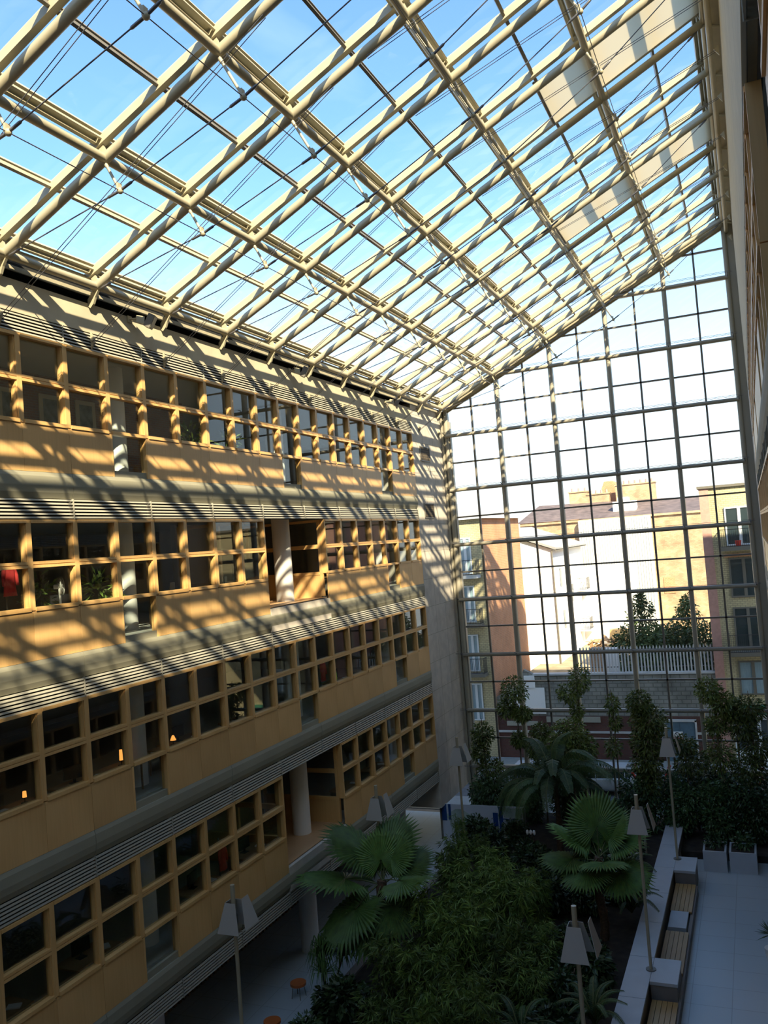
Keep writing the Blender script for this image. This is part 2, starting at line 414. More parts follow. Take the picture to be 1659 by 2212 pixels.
b = MB(); b.box(16.2, 34, Y1 - 0.3, Y0, 21.3, 30.0); b.box(15.6, 34, Y0, 0.0, 20.93, 25.2); b.build('shadow_mass_right', OWALL, kind='structure')  # unseen upper mass of the right block, stepped and lengthened to shape its shadow
# rear end of the atrium and the wall behind the camera
b = MB(); b.box(-12, 27, YB - 0.4, YB, -0.2, 30); b.build('wall_back', CLAD, kind='structure')
b = MB(); b.box(-0.6, -0.3, YB, Y1, 0, 22); b.box(15.42, 15.7, YB, Y1, 0, 30); b.build('wall_rear_returns', CLAD, kind='structure')
b = MB(); b.box(-12, -0.55, Y1, Y1 + 0.2, 0, 21); b.box(15.65, 27, Y1, Y1 + 0.2, 0, 21); b.build('wall_partitions', OWALL, kind='structure')
# lowest level: recessed wall under the galleries
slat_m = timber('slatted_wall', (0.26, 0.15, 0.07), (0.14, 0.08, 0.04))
b = MB()
y = Y0 - 0.2
while y > Y1:
    b.box(-4.2, -4.05, y - 0.14, y, 0.0, 3.3); y -= 0.26
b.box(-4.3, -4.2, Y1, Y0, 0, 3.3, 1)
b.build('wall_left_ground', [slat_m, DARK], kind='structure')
b = MB(); b.box(16.5, 16.7, Y1, Y0, 0, 3.3); b.build('wall_right_ground', OWALL, kind='structure')
# round columns
CM = MB()
CM.tube([(0, 0, 0), (0, 0, 1)], 0.34, 24)
cmesh = CM.mesh('column', WHITE)
for ci, y in enumerate((-7.2, -16.4, -25.5, -34.6, -43.7)):
    for (za, zb_, fl) in ((0, 3.3, 'ground'), (4.3, 7.68, 'first'), (8.68, 12.02, 'second'), (13.02, 16.4, 'third'), (17.4, 20.5, 'fourth')):
        o = put('column', cmesh, None, (-1.5, y, za), (0, 0, 0), (1, 1, zb_ - za))
        tag(o, 'round white column on the %s floor of the left block, %s from the glass end wall' % (fl, ORD[ci]), 'column', 'round white columns')
for y in (-16.4, -25.5, -34.6):
    o = put('column', cmesh, None, (17.0, y, 0), (0, 0, 0), (1, 1, 3.3)); tag(o, 'round white column under the right block, at %d metres along' % -y, 'column', 'round white columns')

# ================================================================= ROOF
S = 0.4792
def rz_(x): return 29.6 - 0.311 + (x - 15.0) * S      # axis of the rafter tubes
GZ = 0.50                                             # glass above the tube axis
NUP = Vector((-S, 0, 1)).normalized()
NF = list(range(-8, 11))
def yf(n): return -0.58 - 3.0 * (10 - n)
SXZ = {1: (0.34, -0.77), 2: (0.50, -1.06), 3: (0.52, -1.05), 4: (0.34, -0.73)}
def frame(n):
    y = yf(n)
    r = empty('roof_truss', (0, y, rz_(0)))
    def L(x, z): return (x, 0, z - rz_(0))
    end = (n == 10)
    mb = MB()
    mb.tube([L(-0.12, rz_(-0.12)), L(15.1, rz_(15.1))], 0.115, 14)
    for i in range(6):
        x = i * 3.0
        mb.bar(L(x - 0.0, rz_(x) + 0.05), L(x - 0.14, rz_(x) + 0.42), 0.05, 0.16)
    mb.build('rafter_tube', STEEL, r)
    g = MB(); g.bar(L(-0.3, rz_(-0.3) + 0.42), L(15.2, rz_(15.2) + 0.42), 0.16, 0.16)
    g.bar(L(-0.3, rz_(-0.3) + 0.54), L(15.2, rz_(15.2) + 0.54), 0.075, 0.08)
    g.build('glazing_bar', STEEL, r)
    nodes = []
    for i in (1, 2, 3, 4):
        x = i * 3.0; dx, dz = SXZ[i]; p0 = Vector(L(x, rz_(x) - 0.1)); p1 = Vector(L(x + dx, rz_(x) + dz)); nodes.append(p1)
        d = (p1 - p0)
        st = MB(); st.tube([p0, p0 + d * 0.12, p0 + d * 0.15, p0 + d * 0.9, p1], [0.045, 0.045, 0.033, 0.033, 0.02], 8); st.build('strut', STEEL, r)
        nd = MB(); nd.ball(p1, 0.075, 10)
        # two forked clamps towards the neighbouring rods
        nd.bar(p1 + Vector((-0.02, 0, 0.0)), p1 + Vector((-0.02, 0, 0.16)), 0.05, 0.12)
        nd.build('cable_node', STEEL, r)
    pts = [Vector(L(0.12, rz_(0.12) - 0.13))] + nodes + [Vector(L(14.8, rz_(14.8) - 0.13))]
    for a, c in zip(pts, pts[1:]):
        tr = MB(); d = (c - a).normalized()
        tr.tube([a, c], 0.014, 6); tr.tube([a, a + d * 0.05, a + d * 0.32, a + d * 0.36], [0.02, 0.032, 0.032, 0.015], 8)
        tr.tube([c, c - d * 0.05, c - d * 0.32, c - d * 0.36], [0.02, 0.032, 0.032, 0.015], 8); tr.build('tie_rod', CABLE, r)
    if not end:
        wl = MB()
        for s in (-0.055, 0.055):
            wl.tube([(-0.22, s, 22.62 - 29.6 + 29.6 - 1.95 - rz_(0)), (7.1, s, rz_(7.1) - 0.13 - rz_(0))], 0.009, 5)
            wl.tube([(15.25, s, 28.35 - rz_(0)), (8.0, s, rz_(8.0) - 0.15 - rz_(0))], 0.009, 5)
        wl.build('stay_cable', CABLE, r)
    bk = MB()
    bk.prism([(-0.3, 21.62 - rz_(0)), (-0.3, 21.8 - rz_(0)), (-0.06, 22.04 - rz_(0)), (0.06, 21.98 - rz_(0)), (-0.05, 21.82 - rz_(0)), (-0.12, 21.66 - rz_(0)), (-0.22, 21.56 - rz_(0))], 'y', -0.035, 0.035)
    bk.build('wall_bracket', STEEL, r); bk = MB()
    bk.prism([(-0.3, 20.5 - rz_(0)), (-0.3, 20.95 - rz_(0)), (-0.16, 20.78 - rz_(0)), (-0.2, 20.66 - rz_(0)), (-0.27, 20.52 - rz_(0))], 'y', -0.02, 0.02)
    bk.tube([(-0.3, 0, 20.72 - rz_(0)), (-0.2, 0, 20.72 - rz_(0))], 0.05, 8)
    bk.build('cable_bracket', STEEL, r)
    bk = MB()
    bk.prism([(15.34, 28.2 - rz_(0)), (15.34, 28.5 - rz_(0)), (15.2, 28.4 - rz_(0))], 'y', -0.03, 0.03)
    bk.build('cable_bracket', STEEL, r); bk = MB()
    bk.tube([(15.42, 0, rz_(15) - 0.25 - rz_(0)), (14.95, 0, -0.1 + rz_(15) - rz_(0))], 0.04, 8)
    bk.build('wall_bracket', STEEL, r)
    tag(r, 'beige steel roof truss with rafter tube and rods, %s from the glass end wall' % ORD[10 - n] if 10 - n < 22 else None, 'roof truss', 'roof trusses of the glass roof')
    return r
for n in NF: frame(n)
YA, YE = yf(NF[0]), 0.1
# purlins
PN = ['lowest, at the eaves', 'second from the eaves', 'third from the eaves', 'fourth from the eaves', 'fifth from the eaves', 'topmost']
for i in range(6):
    x = i * 3.0; z = rz_(x); b = MB()
    rr = 0.10
    b.tube([(x, YA, z), (x, YE, z)], rr, 14)
    for dx, dz, ww, hh in ((-0.30, 0.30, 0.05, 0.07), (-0.17, 0.36, 0.05, 0.07), (-0.02, 0.44, 0.05, 0.07), (-0.17, 0.50, 0.34, 0.05)):
        b.bar((x + dx, YA, z + dz), (x + dx, YE, z + dz), ww, hh, up=NUP)
    if i == 5:
        b.tube([(x + 0.12, YA, z - 0.45), (x + 0.12, YE, z - 0.45)], 0.09, 10)
        b.box(x - 0.1, x + 0.32, YA, YE, z + 0.48, z + 0.72); b.box(x + 0.2, x + 0.42, YA, YE, z - 0.15, z + 0.48)
    if i == 0:
        b.box(-0.9, -0.2, YA, YE, z + 0.18, z + 0.24)
        b.box(-0.32, -0.27, YA, YE, 21.9, 22.02)
    o = b.build('roof_purlin', STEEL)
    tag(o, 'long beige tube purlin with rails under the roof glass, %s' % PN[i], 'purlin', 'main purlins of the glass roof')
for i in range(5):
    x = i * 3.0 + 1.5; z = rz_(x) + 0.47; b = MB()
    b.bar((x, YA, z), (x, YE, z), 0.07, 0.13, up=NUP); b.bar((x, YA, z + 0.1), (x, YE, z + 0.1), 0.05, 0.05, up=NUP)
    o = b.build('glazing_bar_long', STEEL_D if i else STEEL)
    o.name = 'glazing_bar'
    tag(o, 'thin dark glazing bar running the length of the roof, %s from the eaves' % ORD[i], 'glazing bar', 'secondary bars of the glass roof')
for i in (1, 2, 3, 4):
    x = i * 3.0 + SXZ[i][0]; z = rz_(i * 3.0) + SXZ[i][1]
    b = MB(); b.tube([(x, YA, z), (x, YE, z)], 0.011, 6)
    o = b.build('bracing_cable', CABLE); tag(o, 'thin dark cable threaded through the truss nodes, %s row from the eaves' % ORD[i - 1], 'cable', 'long cables under the roof')
# glass sheets, one per bay
for a, c in zip(NF, NF[1:]):
    ya, yc = yf(a) + 0.04, yf(c) - 0.04
    b = MB()
    for i in range(5):
        for h in (0, 1):
            x0 = i * 3 + h * 1.5 + 0.04; x1 = x0 + 1.42
            z0, z1 = rz_(x0) + 0.55, rz_(x1) + 0.55
            b._add([(x0, ya, z0), (x1, ya, z1), (x1, yc, z1), (x0, yc, z0)], [(0, 1, 2, 3)])
    b.build(wname(), ROOFGLASS, kind='structure')
# sun blinds stretched between rafters
for (n, x0, t_) in ((3, 10.5, 'nearer and wider looking'), (6, 9.0, 'farther, ending by the fourth purlin')):
    ya, yc = yf(n) + 0.22, yf(n + 1) - 0.14
    b = MB()
    z0, z1 = rz_(x0) + 0.28, rz_(14.9) + 0.28
    b._add([(x0, ya, z0), (14.9, ya, z1), (14.9, yc, z1), (x0, yc, z0), (x0, ya, z0 + 0.012), (14.9, ya, z1 + 0.012), (14.9, yc, z1 + 0.012), (x0, yc, z0 + 0.012)],
           [(0, 3, 2, 1), (4, 5, 6, 7), (0, 1, 5, 4), (1, 2, 6, 5), (2, 3, 7, 6), (3, 0, 4, 7)])
    o = b.build('roof_blind', BLIND); tag(o, 'cream fabric sun blind stretched under the roof glass, %s' % t_, 'blind', 'sun blinds under the roof')
    h = MB(); h.tube([(x0, ya - 0.05, z0), (x0, yc + 0.05, z0)], 0.05, 8); h.build('end_rail', STEEL_D, o)
# verge beams against the gable
b = MB()
b.tube([(-0.05, -0.05, rz_(-0.05) - 0.02), (15.1, -0.05, rz_(15.1) - 0.02)], 0.16, 12)
b.bar((-0.2, 0.12, rz_(-0.2) + 0.25), (15.2, 0.12, rz_(15.2) + 0.25), 0.24, 0.3)
b.bar((-0.2, 0.05, rz_(-0.2) - 0.22), (15.2, 0.05, rz_(15.2) - 0.22), 0.10, 0.08)
o = b.build('verge_beam', STEEL); tag(o, 'thick sloping beige beam where the glass roof meets the glass gable', 'beam')

# ================================================================= GLASS GABLE
def top(x): return 22.42 + x * S - 0.1
for i in range(6):
    x = i * 3.0; b = MB()
    b.tube([(x, -0.02, 0.0), (x, -0.02, top(x))], 0.115 if i else 0.13, 12)
    b.box(x - 0.10, x + 0.10, 0.05, 0.30, 0.0, top(x))
    if i == 0:
        b.box(-0.24, -0.13, -0.20, 0.12, 0.0, 22.0)
        b.box(0.12, 0.2, 0.02, 0.28, 0.0, 21.4)
    if i == 5:
        b.box(15.0, 15.9, 0.0, 0.3, 0.0, 30.0)
    o = b.build('gable_post', GSTEEL)
    tag(o, 'tall beige steel post of the glass end wall, %s' % (ORD[i] + ' from the left block' if i < 5 else 'broad grey one against the right block'), 'post', 'main posts of the glass end wall')
for i in range(5):
    x = i * 3.0 + 1.5; b = MB(); b.box(x - 0.045, x + 0.045, 0.04, 0.18, 0.0, top(x) - 0.1)
    o = b.build('mullion', STEEL_D); tag(o, 'slim dark upright glazing bar, between posts %s and %s of the end wall' % (ORD[i], ORD[i + 1]), 'mullion', 'slim uprights of the glass end wall')
for j in range(1, 10):
    z = 29.6 - 3.0 * j
    x0 = 0.0 if z < 22.4 else (z - 22.3) / S + 0.1
    b = MB(); b.tube([(x0, -0.14, z), (15.0, -0.14, z)], 0.10, 12); b.box(x0, 15.0, 0.04, 0.2, z - 0.05, z + 0.05)
    o = b.build('transom', GSTEEL); tag(o, 'beige tube transom across the glass end wall, %s from the top' % ORD[j - 1], 'transom', 'main transoms of the glass end wall')
    c = MB()
    for s in (0.10, 0.16): c.tube([(max(x0, -0.2) if z > 22.4 else -1.0 + 0.72, -0.62, z + s), (15.2, -0.62, z + s)], 0.009, 5)
    for i in range(6):
        if i * 3.0 + 0.01 < x0: continue
        c.tube([(i * 3.0, -0.1, z), (i * 3.0, -0.62, z + 0.13)], 0.022, 6)
    c.build('wind_cable', CABLE, o)
    z2 = z + 1.5
    x0 = 0.0 if z2 < 22.4 else (z2 - 22.3) / S
    if x0 < 14.5:
        b = MB(); b.box(x0, 15.0, 0.04, 0.17, z2 - 0.04, z2 + 0.04)
        o = b.build('glazing_bar', STEEL_D); tag(o, 'slim dark level glazing bar in the end wall, just above the %s transom' % ORD[j - 1], 'glazing bar', 'slim level bars of the glass end wall')
for i in range(5):
    x0, x1 = i * 3.0 + 0.05, i * 3.0 + 2.95
    b = MB(); b.prism([(x0, 0.0), (x1, 0.0), (x1, top(x1)), (x0, top(x0))], 'y', 0.11, 0.125)
    b.build(wname(), WALLGLASS, kind='structure')
# floodlights on the upper left wall
for y, t_ in ((-25.9, 'nearest the camera'), (-16.9, 'halfway along'), (-7.7, 'nearest the glass gable')):
    r = empty('floodlight', (-0.3, y, 21.62)); tag(r, 'square floodlight on a bracket on the upper left wall, %s' % t_, 'floodlight', 'floodlights on the upper left wall')
    b = MB(); b.tube([(0, -0.12, 0), (0.22, -0.05, 0.0)], 0.03, 8); b.box(0.0, 0.04, -0.2, -0.02, -0.09, 0.09); b.bar((0.2, -0.05, 0), (0.34, 0.12, -0.03), 0.06, 0.2); b.build('bracket', STEEL, r)
    b = MB(); b.box(-0.09, 0.09, -0.2, 0.2, -0.19, 0.19); h = b.build('lamp_housing', STEEL_D, r); h.location = (0.44, 0.26, -0.05); h.rotation_euler = (0.1, 0.5, 0.5)
    b = MB(); b.box(0.09, 0.1, -0.17, 0.17, -0.16, 0.16); b.build('lens', SLAT, h)

# ================================================================= OUTSIDE
YBR = brick('yellow_brick', (0.58, 0.49, 0.27), (0.50, 0.41, 0.23), (0.30, 0.25, 0.15), 0.28, 0.12)
RBR = brick('orange_brick', (0.55, 0.24, 0.11), (0.48, 0.20, 0.09), (0.50, 0.30, 0.18), 0.28, 0.12)
BBR = brick('brown_brick', (0.40, 0.24, 0.13), (0.50, 0.33, 0.19), (0.30, 0.22, 0.14), 0.3, 0.12, 0.3)
DRB = brick('dark_red_brick', (0.115, 0.042, 0.03), (0.09, 0.033, 0.024), (0.09, 0.055, 0.045), 0.28, 0.1)
BLOCKW = brick('concrete_block', (0.27, 0.26, 0.22), (0.22, 0.215, 0.185), (0.15, 0.145, 0.12), 0.55, 0.26, 0.35)
PINK = mat('pink_brick_corner', (0.50, 0.27, 0.21), 0.8, noise=0.1)
SLATE = mat('slate_roof', (0.13, 0.095, 0.085), 0.7, noise=0.35, scale=1.5)
SLATE2 = mat('grey_roof_tiles', (0.30, 0.29, 0.28), 0.7, noise=0.12, scale=2)
WHITEW = mat('white_wall_paint', (0.92, 0.89, 0.84), 0.8, noise=0.03, scale=0.5)
CORR = mat('corrugated_sheet', (0.60, 0.60, 0.54), 0.6)
WFR = mat('white_window_frame', (0.66, 0.68, 0.68), 0.5)
WINB = mat('window_backing', (0.045, 0.06, 0.07), 0.25, spec=0.8)
CURT = mat('curtain', (0.42, 0.50, 0.58), 0.9, noise=0.15, scale=4, stretch=(10, 10, 0.3))
IRON = mat('balcony_iron', (0.03, 0.03, 0.035), 0.5)
ROAD = mat('asphalt', (0.10, 0.10, 0.10), 0.9, noise=0.15, scale=3)
PAVE = mat('pavement_slab', (0.25, 0.25, 0.23), 0.9, noise=0.1, scale=2)
EARTH = mat('yard_earth', (0.30, 0.24, 0.15), 0.95, noise=0.3, scale=1.2)
PALE = mat('pale_cement', (0.55, 0.54, 0.51), 0.8, noise=0.12, scale=1.5)
b = MB(); b.box(-60, 70, 0.35, 90, -0.3, -0.02); b.build('ground', ROAD, kind='structure')
b = MB(); b.box(-40, 50, 0.4, 2.6, -0.02, 0.10); b.build('pavement', PAVE, kind='structure')
b = MB(); b.box(-40, 50, 9.6, 11.5, -0.02, 0.10); b.build('pavement_far', PAVE, kind='structure')
b = MB(); b.box(-1.6, 12.2, 12.2, 60, 0.0, 4.4); b.build('ground_yard', EARTH, kind='structure')

def railing(mb, pts, z0, z1, step=0.11):
    for a, c in zip(pts, pts[1:]):
        a = Vector(a + (0,)); c = Vector(c + (0,)); d = c - a; n = max(2, int(d.length / step))
        for i in range(n + 1):
            p = a + d * i / n; mb.bar((p.x, p.y, z0), (p.x, p.y, z1), 0.018, 0.018)
        for z in (z0 + 0.03, z1): mb.bar((a.x, a.y, z), (c.x, c.y, z), 0.035, 0.035)
def french(parent, x0, x1, z0, z1, y, curtain=True, fr=None):
    w_ = MB(); w_.box(x0, x1, y - 0.04, y - 0.01, z0, z1)
    o = w_.build('window', CURT if curtain else WINB, parent)
    f = MB(); t = 0.09
    f.box(x0, x0 + t, y - 0.09, y - 0.03, z0, z1); f.box(x1 - t, x1, y - 0.09, y - 0.03, z0, z1)
    f.box(x0 + t, x1 - t, y - 0.09, y - 0.03, z1 - t, z1); f.box(x0 + t, x1 - t, y - 0.09, y - 0.03, z0, z0 + t)
    xm = (x0 + x1) / 2; f.box(xm - t, xm + t, y - 0.09, y - 0.03, z0 + t, z1 - t)
    f.build('frame', fr or WFR, o)
    g = MB(); g.box(x0 + t, xm - t, y - 0.06, y - 0.05, z0 + t, z1 - t); g.box(xm + t, x1 - t, y - 0.06, y - 0.05, z0 + t, z1 - t)
    g.build('pane', PANE, o)
    return o
def hip(mb, x0, x1, y0, y1, z, h, o=0.35):
    x0 -= o; x1 += o; y0 -= o; y1 += o; d = min(x1 - x0, y1 - y0) / 2
    if x1 - x0 > y1 - y0: r = [(x0 + d, (y0 + y1) / 2, z + h), (x1 - d, (y0 + y1) / 2, z + h)]
    else: r = [((x0 + x1) / 2, y0 + d, z + h), ((x0 + x1) / 2, y1 - d, z + h)]
    v = [(x0, y0, z), (x1, y0, z), (x1, y1, z), (x0, y1, z)] + r
    if x1 - x0 > y1 - y0: f = [(0, 1, 5, 4), (1, 2, 5), (2, 3, 4, 5), (3, 0, 4), (3, 2, 1, 0)]
    else: f = [(0, 1, 4), (1, 2, 5, 4), (2, 3, 5), (3, 0, 4, 5), (3, 2, 1, 0)]
    mb._add(v, f)
    mb.box(x0, x1, y0, y1, z - 0.16, z, 1)

# left apartment block
A = empty('apartment_block', (-7, 16, 0)); tag(A, 'brick apartment block seen left through the glass, orange side wall and grey hipped roof', 'building')
def sub(mb, name, m, p): 
    o = mb.build(name, m); o.parent = p; o.matrix_parent_inverse = Matrix.Translation(-p.location); return o
class PW:                                   # wraps a parent so children can be given in world coordinates
    pass
def child_world(o, p): o.parent = p; o.matrix_parent_inverse = Matrix.Translation(-Vector(p.location)); return o
b = MB(); b.box(-11.5, -1.95, 11.5, 21.6, 0, 16.25); sub(b, 'front_wall', YBR, A)
b = MB(); b.box(-1.95, -1.83, 11.5, 21.6, 0, 16.25); sub(b, 'side_wall', RBR, A)
b = MB(); hip(b, -11.5, -1.83, 11.5, 21.6, 16.4, 1.6); sub(b, 'roof', [SLATE2, WFR], A)
for i, z in enumerate((12.5, 9.2, 5.87, 2.55)):
    o = french(None, -3.55, -2.72, z, z + 2.5, 11.5); child_world(o, A)
    if i < 3:
        s_ = MB(); s_.box(-3.95, -2.2, 10.6, 11.5, z - 0.28, z - 0.08); so_ = sub(s_, 'balcony', PALE if i == 0 else STEEL_D, A)
        r_ = MB(); railing(r_, [(-3.9, 11.45), (-3.9, 10.65), (-2.25, 10.65), (-2.25, 11.45)], z - 0.05, z + 0.95); rr = r_.build('railing', IRON, so_)
for i, z in enumerate((12.5, 9.2, 5.87)):
    o = french(None, -7.0, -5.6, z, z + 2.4, 11.5); child_world(o, A)
# white house
H = empty('white_house', (-4, 30, 4)); tag(H, 'white rendered house with grey pitched roof between orange gable and corrugated shed', 'building')
b = MB(); b.prism([(-9, 3.9), (0.06, 3.9), (0.06, 13.6), (-4.5, 15.3), (-9, 13.6)], 'y', 24, 37); sub(b, 'wall', WHITEW, H)
b = MB(); b.prism([(0.55, 13.5), (-4.5, 15.42), (-9.5, 13.5), (-9.5, 13.68), (-4.5, 15.62), (0.55, 13.68)], 'y', 23.7, 37.3); sub(b, 'roof', SLATE2, H)
b = MB(); b.tube([(0.12, 23.9, 4), (0.12, 23.9, 13.5)], 0.06, 8); b.bar((0.5, 23.7, 13.5), (0.5, 37.3, 13.5), 0.1, 0.1); sub(b, 'gutter', STEEL_D, H)
for yy, zz in ((26.5, 10.4), (26.8, 6.9), (31, 8.8)):
    b = MB(); b.box(0.06, 0.10, yy, yy + 0.7, zz, zz + 1.5); sub(b, 'window', WINB, H)
for zz in (9.6, 6.0):
    b = MB(); b.box(0.06, 1.0, 33.4, 35.2, zz - 0.15, zz); o = sub(b, 'balcony', PALE, H)
    r_ = MB(); railing(r_, [(0.1, 33.5), (0.95, 33.5), (0.95, 35.1), (0.1, 35.1)], zz, zz + 1.0, 0.14); r_.build('railing', IRON, o)
# far terrace: brick walls, corrugated shed, long slate roof
T = empty('slate_roofed_terrace', (3, 44, 4)); tag(T, 'long terrace with dark slate roof and brown brick rear wall behind the yard', 'building')
b = MB(); b.box(-6.3, -0.4, 40, 41, 4, 16.05); b.box(6.35, 16, 40, 41, 4, 15.75); sub(b, 'rear_wall', BBR, T)
b = MB(); b._add([(-6.6, 39.9, 16.05), (17, 39.9, 15.85), (17, 48, 17.3), (-6.0, 48, 17.95), (-6.6, 56, 16), (17, 56, 15.8)], [(0, 1, 2, 3), (3, 2, 5, 4), (0, 4, 5, 1), (0, 3, 4), (1, 5, 2)])
sub(b, 'roof', SLATE, T)
b = MB(); b.box(-6.3, 16, 39.8, 40.0, 15.75, 15.95); sub(b, 'parapet', BBR, T)
b = MB(); b.box(7.0, 8.0, 39.95, 40.0, 8.4, 9.9); sub(b, 'blocked_window', RBR, T)
for x0, x1, z0, z1, nm, m in ((-2.7, -0.75, 17.3, 19.0, 'chimney', BBR), (-0.75, 1.5, 17.3, 18.6, 'chimney', BBR), (2.2, 6.2, 17.3, 19.3, 'chimney', BBR)):
    b = MB(); b.box(x0, x1, 48, 49.2, z0 - 1, z1); b.box(x0 - 0.08, x1 + 0.08, 47.9, 49.3, z1, z1 + 0.12); c_ = sub(b, nm, m, T)
    b = MB(); n_ = max(2, int((x1 - x0) / 0.55))
    for i in range(n_):
        xx = x0 + 0.3 + i * (x1 - x0 - 0.6) / (n_ - 1); b.tube([(xx, 48.6, z1 + 0.1), (xx, 48.6, z1 + 0.5)], [0.13, 0.1], 8)
    b.build('chimney_pots', PINK, c_)
b = MB(); b.prism([(0.45, 17), (2.3, 17), (2.3, 19.2), (1.7, 20.0), (0.8, 20.0), (0.45, 19.2)], 'y', 50, 53); sub(b, 'dormer', RBR, T)
b = MB(); b.box(2.5, 4.7, 43, 44.5, 16.3, 17.5); b.box(3.0, 4.0, 43, 44.5, 17.5, 17.9); sub(b, 'roof_plant', WHITEW, T)
K = MB(); K.box(-0.4, 6.35, 39.4, 39.9, 4.4, 15.85)
x = -0.4
while x < 6.3:
    K.box(x, x + 0.09, 39.33, 39.4, 6.0, 15.8); x += 0.24
o = K.build('corrugated_shed', CORR); tag(o, 'pale corrugated sheet wall of a shed, between white house and brown brick', 'shed')
b = MB(); b.box(-1.0, 5.0, 35.6, 36.2, 4.4, 11.5); o = b.build('yard_screen_wall', WHITEW); tag(o, 'tall white yard wall standing before the corrugated shed', 'wall')
# pale skyline
for i, (x, y, w_, h, z) in enumerate(((-22, 95, 10, 8, 17.5), (-4, 110, 9, 8, 19.5), (12, 105, 8, 8, 18.6), (26, 90, 10, 9, 18), (-14, 80, 7, 6, 16.5))):
    b = MB(); b.box(x, x + w_, y, y + h, 0, z - 1.5); r = b.build('distant_building', BBR if i % 2 else PALE)
    tag(r, 'hazy distant rooftop on the skyline behind the slate roof, %s from the left' % ORD[i], 'building', 'distant roofs on the skyline')
    b = MB(); hip(b, x, x + w_, y, y + h, z - 1.5, 1.6); b.build('roof', [SLATE2, PALE], r)
# right apartment block
Bk = empty('balcony_apartment_block', (18, 16, 0)); tag(Bk, 'yellow brick apartment block with balconies seen at the right through the glass', 'building')
b = MB(); b.box(12.75, 26, 11.5, 24, 0, 16.85); sub(b, 'front_wall', YBR, Bk)
b = MB(); b.box(12.2, 12.75, 11.45, 24, 0, 16.85); sub(b, 'corner_strip', PINK, Bk)
b = MB(); b.box(12.1, 26, 11.35, 24.1, 16.85, 17.0); sub(b, 'parapet', STEEL_D, Bk)
b = MB(); b.prism([(14.3, 17.0), (18.6, 17.0), (18.6, 18.0), (16.4, 19.3)], 'y', 13.5, 20); sub(b, 'penthouse', WHITEW, Bk)
for i, (z0, z1, cu) in enumerate(((13.25, 15.6, False), (10.1, 12.5, False), (6.95, 9.5, False), (4.2, 6.25, True))):
    o = french(None, 13.55, 15.2, z0, z1, 11.5, cu, WFR if i in (0,) else STEEL_D); child_world(o, Bk)
    o = french(None, 16.6, 18.2, z0, z1, 11.5, cu, WFR); child_world(o, Bk)
    if i in (0, 2):
        s_ = MB(); s_.box(13.15, 16.4, 10.3, 11.5, z0 - 0.28, z0 - 0.05); so_ = sub(s_, 'balcony', STEEL_D, Bk)
        r_ = MB(); railing(r_, [(13.2, 11.45), (13.2, 10.35), (16.35, 10.35), (16.35, 11.45)], z0 - 0.05, z0 + 1.0); r_.build('railing', IRON, so_)
b = MB(); b.box(13.3, 15.3, 11.42, 11.5, 12.55, 12.75); sub(b, 'lintel', RBR, Bk)
green = mat('green_fascia', (0.05, 0.25, 0.14), 0.5)
b = MB(); b.box(13.0, 20, 11.2, 11.5, 3.05, 3.6); sub(b, 'shop_fascia', green, Bk)
b = MB(); b.box(13.0, 20, 11.3, 11.5, 2.75, 3.05); b.box(13.0, 13.15, 11.3, 11.5, 0.1, 2.75); b.box(14.3, 14.5, 11.3, 11.5, 0.1, 2.75); b.box(16.2, 16.4, 11.3, 11.5, 0.1, 2.75); b.box(13.15, 20, 11.3, 11.5, 0.1, 0.9); sub(b, 'shopfront', WFR, Bk)
b = MB(); b.box(13.15, 14.3, 11.42, 11.46, 0.9, 2.75); b.box(14.5, 16.2, 11.42, 11.46, 0.9, 2.75); sub(b, 'shop_window', WINB, Bk)
for i, (x, y, z, c_) in enumerate(((14.2, 10.8, 13.22, (0.6, 0.04, 0.02)), (15.5, 10.8, 13.22, (0.55, 0.12, 0.06)))):
    b = MB(); b.tube([(x, y, z), (x, y, z + 0.34)], [0.14, 0.19], 12); o = b.build('flower_pot', mat('pot_red_%d' % i, c_, 0.5))
    tag(o, 'small red pot on the upper apartment balcony, %s from the railing corner' % ORD[i], 'flower pot', 'pots on the upper balcony')
# street wall: dark brick below, blocks above, railings on top
b = MB(); b.box(-1.83, 12.2, 11.6, 12.0, 0.0, 2.85); W = b.build('street_wall', DRB); tag(W, 'low dark red brick street wall beyond the parked cars', 'wall')
b = MB(); b.box(-1.83, 12.2, 11.52, 11.6, 1.75, 1.88); b.build('stone_course', PALE, W)
b = MB(); b.box(1.0, 12.2, 11.62, 12.0, 2.85, 5.5); b.prism([(-1.83, 2.85), (1.0, 2.85), (1.0, 5.5), (0.2, 5.9), (-0.4, 4.6), (-1.83, 4.1)], 'y', 11.62, 12.0)
W2 = b.build('block_wall', BLOCKW); tag(W2, 'grey concrete block wall standing on the dark brick street wall', 'wall')
b = MB(); b.box(0.8, 12.2, 11.56, 12.06, 5.5, 5.62); b.build('coping', PALE, W2)
b = MB(); b.box(-1.0, 1.5, 11.55, 11.62, 3.0, 4.7); b.box(0.2, 0.9, 11.5, 11.62, 4.7, 5.5); b.build('painted_patch', WHITEW, W2)
b = MB(); b.box(-1.2, 0.9, 11.5, 11.6, 2.2, 2.5, 0); b.box(1.5, 5.0, 11.5, 11.6, 2.45, 2.8); b.build('lintel', SLAT, W)
